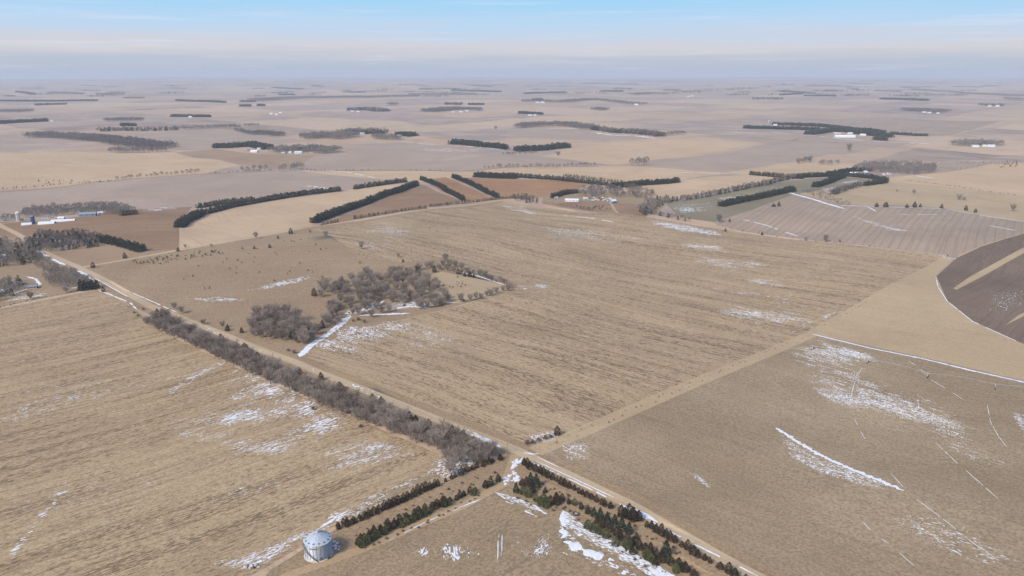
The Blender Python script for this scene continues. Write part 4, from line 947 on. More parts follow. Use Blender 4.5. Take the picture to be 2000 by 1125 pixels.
# road snow
snow_line('snow strip along the gravel road beside the row end', 4.5, (930, 852), (955, 862), (978, 873), rough=.25)
sp('snow along the road ditch behind the long tree row', 700, [(400, 634), (470, 661), (600, 713), (700, 752), (820, 799), (945, 850), (940, 861), (820, 811), (700, 763), (600, 724), (470, 673), (400, 645)], ROWA, 4.5, 1.5, .05, -.25, low=.5)
snow_line('double thin snow line, outer, beside the road at right', 1.1, (1032, 900), (1100, 930), (1200, 978), (1300, 1034), (1480, 1125), gap=.14, rough=.5)
snow_line('double thin snow line, inner, beside the road at right', .8, (1048, 901), (1120, 934), (1200, 972), gap=0, rough=.3)
snow_line('roadside drift by the taller cedars', 3.4, (1225, 990), (1250, 1000), (1285, 1020), rough=.3)
snow_line('thin snow on the field side of the road', .8, (1050, 893), (1090, 912), gap=.1)
sp('snow flecks at the corner of the two big fields', 260, [(1030, 850), (1100, 835), (1085, 860), (1040, 872)], ROWA, 1.5, .5, .05, -.1)
snow_line('snow patch at the track mouth', 3.0, (1022, 884), (1040, 887), (1052, 886), rough=.7)
sp('snow flecks in the right field beside the road corner', 220, [(1085, 870), (1150, 860), (1160, 900), (1110, 900)], ROWA, 1.3, .5, .05, 0)
snow_line('snow in the road ditch near the left junction', 4.0, (70, 488), (100, 505), (128, 518), rough=.4, gap=.1)
snow_line('snow on the road below the left junction', 4.0, (148, 527), (165, 535), (182, 546), rough=.4)
snow_line('thin white line on the road below the junction', 1.2, (183, 542), (215, 560), (250, 580), rough=.3)
snow_line('snow ditch line at the top of the left field', 1.6, (192, 567), (220, 577), (255, 592), (268, 605), rough=.4, gap=.1)
snow_line('thin snow on the far verge of the gravel road', 1.2, (250, 568), (300, 590), (350, 612), gap=.15)
# homestead
snow_line('snowy farm lane by the homestead', 3.0, (0, 572), (30, 572), (60, 562), (78, 555), (70, 545), (52, 540), rough=.5)
sp('snow patches on the homestead lawn', 200, [(0, 568), (80, 560), (110, 565), (90, 580), (0, 592)], R(20), 3, 1.2, .03, .0)
snow_line('thin snow by the homestead grove', 2.2, (118, 558), (140, 563), (160, 560), gap=.1)
# drive and central grove
snow_line('wide white snow-covered drive to the central grove', 6.5, (585, 697), (605, 676), (640, 653), (672, 628), (683, 615), rough=.4, seg=.8)
snow_line('snow yard in front of the central grove', 7.0, (668, 614), (690, 610), (715, 602), rough=.5)
snow_line('snow among the grove trees', 5.0, (715, 608), (735, 595), (750, 588), rough=.7)
snow_line('snow strip at the foot of the central grove', 4.0, (700, 616), (745, 614), (800, 612), rough=.6)
snow_line('snow under the right trees of the grove', 3.5, (765, 604), (800, 598), (840, 602), gap=.1)
snow_line('snow right of the central grove', 3.0, (870, 592), (890, 590), gap=0)
sp('dense snow patches in the corn field beside the drive', 1100, [(600, 680), (680, 635), (790, 622), (820, 628), (790, 650), (735, 680), (690, 690)], ROWA, 2.4, .9, .035, -.12)
sp('sparse snow flecks beyond the drive in the corn field', 260, [(790, 620), (860, 640), (940, 660), (980, 690), (860, 690), (740, 690)], ROWA, 2.2, .6, .03, .1)
sp('snow flecks in the grove', 260, [(690, 600), (760, 580), (860, 590), (870, 600), (740, 612)], R(20), 2.4, 1.2, .04, .0)
snow_line('snow along the fence trees right of the grove', 2.6, (880, 527), (930, 538), (985, 556), gap=.1)
sp('snow flecks where the fence lines meet', 120, [(1000, 556), (1060, 554), (1085, 562), (1020, 566)], R(160), 2.6, .9, .03, -.2)
# pasture
sp('snow patches in the middle pasture', 120, [(430, 582), (560, 545), (610, 535), (600, 548), (480, 580), (440, 596)], R(40), 3.2, 1.4, .03, -.05)
sp('snow flecks low in the middle pasture', 70, [(345, 582), (440, 578), (480, 586), (420, 592)], R(10), 3.0, 1.2, .03, -.05)
# big corn field
for lb, n_, pl, th in (('snow streaks below the crest of the big corn field', 900, [(1210, 415), (1300, 430), (1400, 448), (1440, 468), (1330, 458), (1250, 432)], .0),
                   ('thin snow streaks in the middle of the corn field', 420, [(1040, 440), (1200, 450), (1340, 470), (1400, 500), (1250, 480), (1060, 470)], .1),
                   ('thin snow streaks right in the corn field', 900, [(1300, 455), (1420, 480), (1500, 510), (1540, 560), (1450, 560), (1330, 500)], .08),
                   ('sparse snow streaks in the upper corn field', 420, [(660, 460), (760, 430), (820, 450), (780, 500), (720, 490)], .1),
                   ('snow flecks on the left crest of the corn field', 200, [(960, 398), (1030, 402), (1060, 420), (1000, 412)], .0),
                   ('faint snow streaks low in the corn field', 500, [(1380, 560), (1560, 570), (1600, 620), (1480, 660), (1400, 610)], .12),
                   ('snow streaks at the right corner of the corn field', 500, [(1460, 640), (1600, 615), (1700, 570), (1690, 590), (1560, 655), (1480, 670)], .05),
                   ('snow flecks at the top right corner of the corn field', 150, [(1780, 490), (1860, 500), (1880, 508), (1840, 506)], -.1)):
    sp(lb, n_, pl, R(150) if 'corner' not in lb else ROWB, 4.5 if 'crest' in lb else 3.2, 1.0 if 'crest' in lb else .65, .02, th)
snow_line('long thin snow streak across the upper corn field', 3.0, (1100, 421), (1145, 425), (1200, 434), gap=.1)
snow_line('snow streak on the left crest of the corn field', 2.6, (1020, 413), (1045, 419), gap=0)
# lower right field
snow_line('long snow line at the boundary of the lower right field', 2.2, (1585, 652), (1700, 680), (1800, 700), (1900, 724), (2060, 760), gap=0, rough=.45)
sp('fine snow streaks across the upper part of the lower right field', 3200, [(1510, 690), (1580, 672), (1700, 690), (1720, 740), (1860, 800), (1960, 880), (2000, 930), (1900, 900), (1780, 830), (1620, 790)], ROWA - R(4), 2.0, .34, .02, -.10, low=.5)
sp('dense snow near the boundary of the lower right field', 600, [(1570, 658), (1600, 660), (1700, 690), (1720, 712), (1640, 690)], ROWA - R(4), 2.4, .6, .02, .0)
sp('scattered snow flecks under the diagonal drift', 520, [(1510, 835), (1620, 900), (1760, 950), (1700, 960), (1600, 930), (1540, 890)], ROWA - R(6), 1.6, .45, .03, .05)
sp('sparse snow flecks in the lower right corner', 120, [(1720, 980), (1850, 1010), (1960, 1060), (2000, 1112), (1880, 1112), (1740, 1020)], ROWA, 1.6, .4, .02, .1)
sp('snow streaks at the right edge of the lower right field', 160, [(1970, 800), (2010, 810), (2010, 850), (1985, 835)], ROWA, 1.8, .4, .02, -.1)
sp('small snow group in the middle of the lower right field', 70, [(1340, 920), (1370, 930), (1398, 955), (1380, 952)], R(120), 1.5, .45, .03, -.2)
snow_line('diagonal white drift in the lower right field', 3.0, (1515, 835), (1550, 858), (1600, 888), (1660, 915), (1710, 935), (1765, 958), rough=.95, seg=.9)
for k, pl in enumerate(([(1668, 815), (1678, 838), (1690, 858)], [(1793, 768), (1793, 785), (1796, 805)], [(1928, 790), (1935, 825), (1950, 852), (1970, 878)], [(1828, 865), (1870, 905), (1905, 935), (1950, 975)], [(1740, 925), (1765, 952)],
                          [(1675, 1010), (1700, 1035), (1735, 1062)], [(1790, 975), (1850, 1020), (1900, 1060), (1950, 1095)], [(1757, 1080), (1785, 1105)], [(1695, 705), (1672, 735), (1662, 775), (1662, 800)], [(1775, 705), (1795, 718), (1812, 735)], [(1818, 742), (1850, 760), (1880, 780)])):
    snow_line('thin curved snow line in an irrigation wheel track, lower right field', .34, *pl, gap=.16, rough=.6)
# dark tilled field and the right hills
sp('snow flecks on the dark tilled field, upper half', 110, [(1840, 545), (1930, 482), (2030, 440), (2030, 478), (1900, 535), (1870, 558)], ROWB, 2.6, .6, .03, -.1)
sp('snow flecks on the dark tilled field, lower half', 150, [(1890, 565), (2030, 500), (2030, 600), (1965, 632), (1915, 605)], ROWB, 2.6, .6, .03, -.05)
snow_line('thin snow rim of the dark tilled field', 1.0, (1828, 540), (1832, 560), (1850, 588), (1900, 628), (1960, 655), (2020, 682), gap=.05)
snow_line('snow drift below the wheat field hedge', 7.0, (1540, 376), (1570, 384), (1610, 396), (1650, 408), rough=.5)
sp('snow patches on the wheat field', 260, [(1310, 402), (1400, 392), (1420, 400), (1380, 412), (1330, 420)], R(0), 6, 2.2, .02, -.05)
sp('snow patches on the fields between the cedar belts', 260, [(1600, 370), (1650, 350), (1700, 352), (1650, 362), (1620, 374)], R(20), 6, 2.0, .02, -.05)
sp('snow patches on the long wheat strip', 220, [(1400, 388), (1500, 365), (1560, 362), (1480, 378), (1400, 398)], R(20), 6, 2.0, .02, .0)
snow_line('snow line on the ridge fence at right', 2.6, (1640, 401), (1740, 404), (1850, 408), (1900, 418), (2010, 434), gap=.03, rough=.3)
snow_line('snow streak in the right row field', 2.4, (1692, 403), (1703, 408), (1712, 414), gap=0)
snow_line('snow streak at the right end of the row field', 2.4, (1930, 440), (1960, 446), (1990, 451), gap=.1)
snow_line('broken snow line inside the row field', 2.0, (1755, 419), (1800, 419), (1850, 419), gap=.2)
snow_line('snow line at the left foot of the row field', 2.4, (1450, 428), (1500, 441), (1530, 452), (1560, 462), gap=.12)
sp('snow flecks along the hollow of the row field', 160, [(1650, 410), (1700, 430), (1780, 452), (1740, 450), (1670, 428)], R(150), 4, 1.2, .02, .0)
# far snow lines
for pl, wd in (([(1290, 252 + 5), (1220, 255), (1130, 251), (1060, 251)], 10), ([(1160, 258), (1200, 264), (1280, 270)], 14), ([(1505, 259), (1560, 262), (1640, 271), (1760, 278), (1820, 281)], 8), ([(770, 275), (850, 283)], 5), ([(905, 286), (985, 293)], 8),
               ([(500, 332), (640, 333), (680, 336), (735, 348)], 4), ([(596, 363), (620, 365), (648, 370)], 6), ([(1740, 279), (1790, 280)], 5), ([(1780, 342), (1826, 348)], 6), ([(1320, 337), (1420, 339)], 4), ([(1415, 258), (1500, 260)], 5)):
    snow_line('thin white snow line along a far field edge', wd, *pl, gap=.05, rough=.4)
sp('snow patches in the far grey field', 90, [(800, 285), (960, 292), (940, 305), (830, 308)], R(170), 14, 4, .01, .0)
sp('snow patches by the left farm grove', 90, [(262, 405), (340, 402), (350, 408), (280, 414)], R(0), 8, 2.6, .02, -.1)

# ------------------------------------------------------------------ buildings
def boxvf(x0, x1, y0, y1, z0, z1):
    V = [(x, y, z) for z in (z0, z1) for y in (y0, y1) for x in (x0, x1)]
    F = [(0, 2, 3, 1), (4, 5, 7, 6), (0, 1, 5, 4), (2, 6, 7, 3), (0, 4, 6, 2), (1, 3, 7, 5)]
    return V, F
def join(parts):
    V, F = [], []
    for v, f in parts:
        n = len(V); V += list(v); F += [tuple(i + n for i in q) for q in f]
    return V, F
def gable(px, w_, l_, h_, rz, wall, roof, label, cat='barn', door=True, windows=2, name='barn', rh=None):
    w_, l_, h_ = w_ * .66, l_ * .66, h_ * .78; rh = rh * .7 if rh else None
    x, y = at(*px); e = empty(name, (x, y, gz(x, y) - .3), rz); tag(e, label, cat)
    rh = rh or w_ * .22; a, b = l_ / 2, w_ / 2
    V = [(-a, -b, 0), (a, -b, 0), (a, b, 0), (-a, b, 0), (-a, -b, h_), (a, -b, h_), (a, b, h_), (-a, b, h_), (-a, 0, h_ + rh), (a, 0, h_ + rh)]
    F = [(0, 1, 5, 4), (2, 3, 7, 6), (1, 2, 6, 9, 5), (3, 0, 4, 8, 7)]
    meshobj('wall', V, F, wall, e)
    t = .25; o = .5; zz_ = lambda yy: h_ + rh * (1 - abs(yy) / b) + .06
    V, F = [], []
    for s in (-1, 1):
        i = len(V); yo = s * (b + o); ze = h_ - rh * o / b + .06
        V += [(-a - o, 0, h_ + rh + .06), (a + o, 0, h_ + rh + .06), (a + o, yo, ze), (-a - o, yo, ze)]
        V += [(p[0], p[1], p[2] + t) for p in V[i:i + 4]]
        F += [(i, i + 1, i + 2, i + 3), (i + 4, i + 7, i + 6, i + 5), (i + 2, i + 6, i + 7, i + 3), (i, i + 3, i + 7, i + 4), (i + 1, i + 5, i + 6, i + 2)]
    meshobj('roof', V, F, roof, e)
    if door:
        V, F = boxvf(a + .01, a + .08, -b * .4, b * .4, 0.3, min(h_ * .85, 4.2)); meshobj('door', V, F, M_dark, e)
    for k in range(windows):
        xx = -a + l_ * (k + .5) / windows; V, F = boxvf(xx - .7, xx + .7, -b - .06, -b - .01, h_ * .4, h_ * .72); meshobj('window', V, F, M_dark, e)
    return e
def quonset(px, w_, l_, rz, label, mat=None):
    w_, l_ = w_ * .68, l_ * .68
    x, y = at(*px); e = empty('quonset_shed', (x, y, gz(x, y) - .3), rz); tag(e, label, 'shed')
    n = 12; V, F = [], []
    for xx in (-l_ / 2, l_ / 2):
        for k in range(n + 1):
            t = math.pi * k / n; V.append((xx, math.cos(t) * w_ / 2, math.sin(t) * w_ * .42))
    for k in range(n): F.append((k, k + 1, n + 2 + k, n + 1 + k))
    meshobj('roof', V, F, mat or M_roofw, e, smooth=True)
    for s in (-1, 1):
        V = [(s * (l_ / 2 - .1), 0, 0)] + [(s * (l_ / 2 - .1), math.cos(math.pi * k / n) * w_ / 2, math.sin(math.pi * k / n) * w_ * .42) for k in range(n + 1)]
        meshobj('end_wall', V, [(0, k + 1, k + 2) for k in range(n)], M_white, e)
    V, F = boxvf(l_ / 2 - .05, l_ / 2 + .05, -w_ * .2, w_ * .2, .2, w_ * .28); meshobj('door', V, F, M_dark, e)
    return e
def cyl(r_, z0, z1, n=20, cap=True, r1=None):
    r1 = r_ if r1 is None else r1
    V = [(math.cos(2 * math.pi * k / n) * r_, math.sin(2 * math.pi * k / n) * r_, z0) for k in range(n)] + [(math.cos(2 * math.pi * k / n) * r1, math.sin(2 * math.pi * k / n) * r1, z1) for k in range(n)]
    F = [(k, (k + 1) % n, n + (k + 1) % n, n + k) for k in range(n)]
    if cap: F.append(tuple(range(n, 2 * n)))
    return V, F
def dome(r_, z0, h_, n=20):
    V, F = [], []
    for j in range(5):
        t = math.pi / 2 * j / 4
        for k in range(n): V.append((math.cos(2 * math.pi * k / n) * r_ * math.cos(t) if j < 4 else 0, math.sin(2 * math.pi * k / n) * r_ * math.cos(t) if j < 4 else 0, z0 + math.sin(t) * h_))
    for j in range(4):
        for k in range(n): F.append((j * n + k, j * n + (k + 1) % n, (j + 1) * n + (k + 1) % n, (j + 1) * n + k))
    return V, F
def silo(px, r_, h_, mat, topmat, label, name='silo'):
    x, y = at(*px); e = empty(name, (x, y, gz(x, y) - .3)); tag(e, label, 'silo')
    meshobj('wall', *cyl(r_, 0, h_), mat, e, smooth=False); meshobj('roof', *dome(r_ * 1.02, h_, r_ * .45), topmat, e, smooth=True)
    meshobj('ladder', *boxvf(-.25, .25, -r_ - .3, -r_ - .05, 0, h_), M_steel, e)
    for k in range(1, 6): meshobj('hoop', *cyl(r_ + .06, h_ * k / 6, h_ * k / 6 + .25, cap=False), M_steel, e)
    return e
def smallbin(px, r_, h_, label):
    x, y = at(*px); e = empty('grain_bin', (x, y, gz(x, y) - .2)); tag(e, label, 'grain bin')
    meshobj('wall', *cyl(r_, 0, h_, cap=False), M_galv, e); meshobj('roof', *cyl(r_ * 1.04, h_, h_ + r_ * .55, r1=.3), M_galvroof, e)
    meshobj('door', *boxvf(-.5, .5, -r_ - .1, -r_ + .2, .2, 2.2), M_steel, e)

# left farm
silo((37, 432), 3, 15, M_conc, M_white, 'tall pale concrete silo at the left end of the farm grove')
silo((65, 437), 3.2, 12.5, M_blue, M_bluebld, 'dark blue enamel silo standing among white sheds')
gable((23, 432), 9, 52, 3.2, R(8), M_tanwall, M_roofd, 'long low dark roofed livestock shed left of the silos', 'shed', False, 0, 'livestock_shed')
quonset((53, 439), 13, 22, R(20), 'small white round-roofed shed left of the blue silo')
quonset((92, 437), 15, 36, R(12), 'white round-roofed shed with dark open end right of the blue silo')
quonset((124, 432), 13, 52, R(16), 'long pale blue round-roofed shed right of the silo')
gable((172, 422), 15, 40, 6, R(14), M_bluebld, M_bluebld, 'slate blue long machine shed before the left farm grove', 'barn', True, 3, 'machine_shed')
gable((90, 426), 10, 18, 5, R(30), M_white, M_roofd, 'white farmhouse half hidden in the left farm grove', 'house', True, 3, 'farmhouse')
gable((196, 419), 9, 12, 5, R(40), M_white, M_roofw, 'small white outbuilding with snow at the end of the left farm', 'shed', True, 1, 'outbuilding')
gable((120, 428), 9, 14, 4, R(12), M_white, M_white, 'white barn behind the long pale shed', 'barn', True, 1)
# homestead at left edge
gable((60, 563), 10, 20, 3.4, R(20), M_tanwall, M_roofd, 'grey roofed ranch house inside the loop of snowy lane', 'house', True, 4, 'ranch_house')
gable((36, 556), 9, 14, 3.2, R(30), M_tanwall, M_roofd, 'grey roofed garage among trees left of the ranch house', 'garage', True, 1, 'garage')
gable((5, 572), 9, 14, 3.6, R(-10), M_bluebld, M_roofw, 'pale blue shed cut by the left edge below the ranch house', 'shed', True, 1, 'shed')
gable((6, 503), 9, 14, 4, R(10), M_bluebld, M_roofw, 'pale blue barn at the left edge among trees near the road', 'barn', True, 1)
# central farmstead
gable((1117, 393), 13, 40, 4.6, R(-8), M_white, M_roofw, 'long white machine shed with dark open end at the central farm', 'machine shed', True, 4, 'machine_shed')
gable((1162, 383), 10, 26, 4, R(5), M_wood, M_roofd, 'grey weathered barn behind the central farm clutter', 'barn', True, 3)
gable((1197, 397), 12, 18, 6.5, R(35), M_bluebld, M_roofw, 'pale blue gabled barn on the farm lane', 'barn', True, 2, rh=4)
gable((1143, 390), 9, 12, 4.2, R(15), M_tanwall, M_roofw, 'small cream shed right of the long white shed', 'shed', True, 1, 'shed')
gable((1152, 392), 7, 11, 3.6, R(-10), M_bluebld, M_bluebld, 'small blue shed beside the cream shed', 'shed', True, 1, 'shed')
gable((1086, 387), 6, 12, 3, R(30), M_white, M_roofw, 'low white shed at the left end of the central farm', 'shed', True, 1, 'shed')
gable((1205, 367), 8, 14, 3.5, R(10), M_tanwall, M_roofw, 'small pale house at the tip of the thick cedar belt', 'house', True, 2, 'farmhouse')
# clutter of parked machinery at the farm: each a small wagon body on wheels
def wagon(px, rz, mat, label):
    x, y = at(*px); e = empty('farm_wagon', (x, y, gz(x, y)), rz); tag(e, label, 'wagon', 'farm wagons in the central yard')
    V = [(-2.6, -1.1, 1.0), (2.6, -1.1, 1.0), (2.6, 1.1, 1.0), (-2.6, 1.1, 1.0), (-3.2, -1.5, 2.7), (3.2, -1.5, 2.7), (3.2, 1.5, 2.7), (-3.2, 1.5, 2.7)]
    meshobj('body', V, [(0, 3, 2, 1), (0, 1, 5, 4), (1, 2, 6, 5), (2, 3, 7, 6), (3, 0, 4, 7), (4, 5, 6, 7)], mat, e)
    for sx_ in (-1, 1):
        for sy_ in (-1, 1):
            V, F = cyl(.55, -.15, .15, 10); V = [(p[0] + sx_ * 1.9, p[2] + sy_ * 1.3, p[1] + .55) for p in V]; meshobj('wheel', V, F, M_rubber, e)
for k, q in enumerate([(1158, 393), (1164, 391), (1169, 393), (1174, 391), (1179, 393), (1183, 391), (1187, 394), (1170, 388), (1192, 390), (1177, 388), (1160, 388), (1152, 388)]):
    wagon(q, rng.uniform(0, 3.1), [M_white, M_white, M_roofw, M_red][k % 4], 'parked wagon in the crowded yard of the central farm')
# right farmstead
gable((1667, 341), 16, 30, 5.2, R(-6), M_tanwall, M_white, 'cream flat-gabled shed at the right farmstead', 'barn', True, 2)
gable((1689, 341), 13, 16, 8, R(25), M_bluebld, M_roofw, 'pale blue tall barn at the right farmstead', 'barn', True, 2, rh=5)
gable((1737, 340), 9, 14, 4.5, R(10), M_white, M_roofd, 'white farmhouse with dark roof in the right farm grove', 'house', True, 3, 'farmhouse')
gable((1726, 342), 7, 10, 3.5, R(-20), M_tanwall, M_roofw, 'small shed in front of the right farm grove', 'shed', True, 1, 'shed')
# twin farmsteads centre left
gable((497, 297), 16, 34, 5, R(-10), M_white, M_white, 'white open shed at the left twin farmstead', 'barn', True, 2)
gable((507, 292), 12, 22, 5, R(8), M_white, M_roofw, 'white barn behind the left twin farmstead', 'barn', True, 1)
gable((486, 294), 9, 14, 4, R(20), M_bluebld, M_roofd, 'small grey-blue house at the left twin farmstead', 'house', True, 2, 'farmhouse')
gable((583, 300), 18, 34, 6, R(5), M_roofw, M_roofw, 'large pale metal barn at the right twin farmstead', 'barn', True, 2)
gable((567, 299), 10, 16, 5, R(-20), M_white, M_roofw, 'white house before the right twin farm grove', 'house', True, 2, 'farmhouse')
gable((553, 300), 10, 18, 4, R(10), M_tanwall, M_roofw, 'low pale shed left at the right twin farmstead', 'shed', True, 1, 'shed')
gable((609, 298), 9, 18, 4, R(5), M_roofw, M_roofd, 'small grey shed right of the large pale barn', 'shed', True, 1, 'shed')
# far right belt farm
gable((1650, 268), 24, 110, 6, R(-9), M_white, M_white, 'very long white shed of the far right farm', 'barn', False, 0)
gable((1660, 262), 16, 26, 6, R(5), M_white, M_roofw, 'white barn above the very long white shed', 'barn', True, 0)
gable((1685, 265), 18, 30, 6, R(-5), M_roofw, M_white, 'pale barn right of the very long white shed', 'barn', True, 0)
gable((1635, 262), 14, 40, 5, R(-5), M_tanwall, M_roofw, 'pale low barn left above the very long shed', 'barn', True, 0)
gable((1514, 245), 14, 24, 6, R(0), M_white, M_roofw, 'white barn at the left tip of the long far cedar line', 'barn', True, 0)
silo((1502, 243), 6, 18, M_galv, M_galvroof, 'steel silo at the left tip of the far cedar line')
for k, (q, w1, l1) in enumerate([((1905, 287), 14, 30), ((1935, 287), 18, 34), ((1922, 286), 10, 16)]):
    gable(q, w1, l1, 6, R(-5), M_white, M_roofw, ['low white shed left before the far right grove', 'large pale barn right before the far right grove', 'small white house mid far right grove'][k], 'barn', True, 0)
places = [((530, 223), (540, 224), (548, 221)), ((360, 228), (372, 229)), ((688, 218), (700, 219)), ((885, 219), (900, 219), (912, 217)), ((1035, 226), (1045, 226)), ((1345, 189), (1352, 188)), ((1805, 220), (1815, 221), (1832, 222)), ((1933, 208), (1948, 208)),
          ((1550, 181), (1558, 181)), ((1425, 184), (1428, 185)), ((1243, 205),), ((1060, 201), (1050, 201)), ((707, 262), (780, 267)), ((100, 237), (68, 238)), ((1150, 182),), ((1042, 166), (1045, 165)), ((1540, 160), (1545, 161)), ((170, 178), (178, 178))]
names = ['open-field farm at centre left', 'evergreen-backed farm at left', 'round-grove farm at centre left', 'wide-grove farm at centre', 'small farm right of centre', 'lone farm at centre right', 'grove farm at upper right', 'farm near the right edge',
         'horizon farm at right', 'lone bins at centre right', 'farm at the end of the long grey belt', 'farm inside the long grey belt', 'farm in the centre left groves', 'farm in the left evergreen belt', 'far centre farm', 'hazy elevator site', 'hazy farm near the horizon', 'hazy farm at far left']
adj = ['first white building', 'second white building', 'third white building']
for nm_, grp in zip(names, places):
    for k, q in enumerate(grp):
        sc_ = 1.0 if q[1] > 215 else 1.35
        gable(q, 14 * sc_, rng.uniform(22, 34) * sc_, 6.5 * sc_, R(rng.uniform(-20, 20)), M_white, M_roofw, '%s from left at the %s' % (adj[sorted(grp).index(q)], nm_), 'barn', False, 0)
# stone shed in the grove
x, y = at(685, 611); e = empty('stone_shed', (x, y, gz(x, y) - .2), R(70)); tag(e, 'small old arched shed with dark doorway in snow before the grove', 'shed')
n = 10; V, F = [], []
for xx in (-3.2, 3.2):
    for k in range(n + 1): t = math.pi * k / n; V.append((xx, math.cos(t) * 3, 1.2 + math.sin(t) * 3))
F = [(k, k + 1, n + 2 + k, n + 1 + k) for k in range(n)]; meshobj('roof', V, F, M_wood, e)
V, F = join([boxvf(-3.2, 3.2, -3, -2.7, 0, 1.2), boxvf(-3.2, 3.2, 2.7, 3, 0, 1.2)])
meshobj('wall', V, F, M_conc, e)
for s in (-1, 1):
    V = [(s * 3.0, -2.9, 0), (s * 3.0, 2.9, 0)] + [(s * 3.0, math.cos(math.pi * k / n) * 2.9, 1.2 + math.sin(math.pi * k / n) * 2.9) for k in range(n + 1)]
    meshobj('end_wall', V, [tuple(range(len(V)))], M_tanwall, e)
    meshobj('door', *boxvf(s * 3.03 - .05, s * 3.03 + .05, -.8, .8, 0.05, 2.4), M_dark, e)

# ------------------------------------------------------------------ the grain bin
bx_, by_ = at(622.5, 1081.5); bz = gz(bx_, by_)
e = empty('grain_bin', (bx_, by_, bz)); tag(e, 'large galvanised steel grain bin with conical ribbed roof near the bottom edge', 'grain bin')
BR, BH, RH = 6.8, 8.9, 4.3
meshobj('foundation', *cyl(BR + .55, -.6, .32, 64), M_conc, e)
rings = 8
for k in range(rings):      # corrugated wall rings, overlapping like shingles
    z0, z1 = .3 + (BH - .3) * k / rings, .3 + (BH - .3) * (k + 1) / rings; n = 64; V, F = [], []; m_ = 12
    for j in range(m_ + 1):
        rr = BR + .045 * math.cos(j * math.pi) + (.02 if k % 2 else 0)
        for q in range(n): V.append((math.cos(2 * math.pi * q / n) * rr, math.sin(2 * math.pi * q / n) * rr, z0 + (z1 - z0) * j / m_))
    for j in range(m_):
        for q in range(n): F.append((j * n + q, j * n + (q + 1) % n, (j + 1) * n + (q + 1) % n, (j + 1) * n + q))
    meshobj('wall_ring', V, F, M_galv, e)
for q in range(24):     # stiffeners
    t = 2 * math.pi * (q + .5) / 24; V, F = boxvf(BR + .05, BR + .16, -.05, .05, .3, BH)
    V = [(p[0] * math.cos(t) - p[1] * math.sin(t), p[0] * math.sin(t) + p[1] * math.cos(t), p[2]) for p in V]; meshobj('stiffener', V, F, M_galv, e)
NP = 36; me0 = None
for q in range(NP):     # roof panels, each with its raised ribs
    t0, t1 = 2 * math.pi * q / NP, 2 * math.pi * (q + 1) / NP; ro, ri = BR + .35, .75
    zo_, zi_ = BH - .12, BH + RH * (1 - ri / BR)
    if me0 is None:
        a = 2 * math.pi / NP; V = []
        for r_3, z_ in ((ro, zo_), (ri, zi_)):
            for f_, u_ in ((0, .0), (.0, .11), (.09, .11), (.09, .0), (.91, .0), (1.0, 0.0)): V.append((r_3 * math.cos(a * f_), r_3 * math.sin(a * f_), z_ + u_))
        F = [(k, k + 1, 7 + k, 6 + k) for k in range(5)]
        o = meshobj('roof_panel', V, F, M_galvroof, e); me0 = o.data
    else: o = link(bpy.data.objects.new('roof_panel', me0), e)
    o.rotation_euler = (0, 0, t0)
meshobj('roof_cap', *cyl(.95, BH + RH * (1 - .75 / BR) - .05, BH + RH + .35, 20, r1=.6), M_galvroof, e)
for q in range(14):     # roof vents near the eave
    t = 2 * math.pi * (q + .3) / 14; rr = BR - .75; zv = BH + RH * (1 - rr / BR)
    V, F = join([boxvf(-.26, .26, -.24, .24, 0, .5), boxvf(-.34, .3, -.32, .32, .5, .6)])
    V = [((p[0] + rr) * math.cos(t) - p[1] * math.sin(t), (p[0] + rr) * math.sin(t) + p[1] * math.cos(t), p[2] + zv - .12) for p in V]
    meshobj('roof_vent', V, F, M_steel, e)
# spiral stair down the front of the wall
st = empty('staircase', (0, 0, 0)); st.parent = e
t0, t1 = R(205), R(283); nS = 30
for sR, nm_ in ((BR + .28, 'stringer'), (BR + .95, 'stringer')):
    V, F = [], []
    for k in range(nS + 1):
        t = t0 + (t1 - t0) * k / nS; z_ = BH - .3 - (BH - .5) * k / nS
        for dr, dz in ((0, 0), (.06, 0), (.06, .3), (0, .3)): V.append((math.cos(t) * (sR + dr), math.sin(t) * (sR + dr), z_ + dz))
    for k in range(nS):
        for m in range(4): F.append((k * 4 + m, k * 4 + (m + 1) % 4, k * 4 + 4 + (m + 1) % 4, k * 4 + 4 + m))
    meshobj(nm_, V, F, M_steel, st)
V, F = boxvf(BR + .3, BR + .95, -.14, .14, -.03, .03); tm = None
for k in range(nS):
    t = t0 + (t1 - t0) * (k + .5) / nS; z_ = BH - .15 - (BH - .5) * (k + .5) / nS
    if tm is None: o = meshobj('tread', V, F, M_steel, st); tm = o.data
    else: o = link(bpy.data.objects.new('tread', tm), st)
    o.rotation_euler = (0, 0, t); o.location = (0, 0, z_)
V, F = [], []
for k in range(nS + 1):
    t = t0 + (t1 - t0) * k / nS; z_ = BH + .8 - (BH - .5) * k / nS
    for dr, dz in ((0, 0), (.06, 0), (.06, .06), (0, .06)): V.append((math.cos(t) * (BR + .97 + dr), math.sin(t) * (BR + .97 + dr), z_ + dz))
for k in range(nS):
    for m in range(4): F.append((k * 4 + m, k * 4 + (m + 1) % 4, k * 4 + 4 + (m + 1) % 4, k * 4 + 4 + m))
meshobj('handrail', V, F, M_steel, st)
def onwall(t, w_, z0, z1, dr=.1):
    hw = w_ / 2 / BR; V, F = [], []
    for k in range(5):
        a = t - hw + 2 * hw * k / 4
        for rr in (BR + .06, BR + .06 + dr):
            for z_ in (z0, z1): V.append((math.cos(a) * rr, math.sin(a) * rr, z_))
    for k in range(4):
        i = k * 4; F += [(i + 2, i + 6, i + 7, i + 3), (i, i + 1, i + 5, i + 4), (i + 1, i + 3, i + 7, i + 5), (i, i + 4, i + 6, i + 2)]
    F += [(0, 2, 3, 1), (16, 17, 19, 18)]
    return V, F
meshobj('door', *onwall(R(293), 1.0, .5, 2.3, .18), M_steel, e)
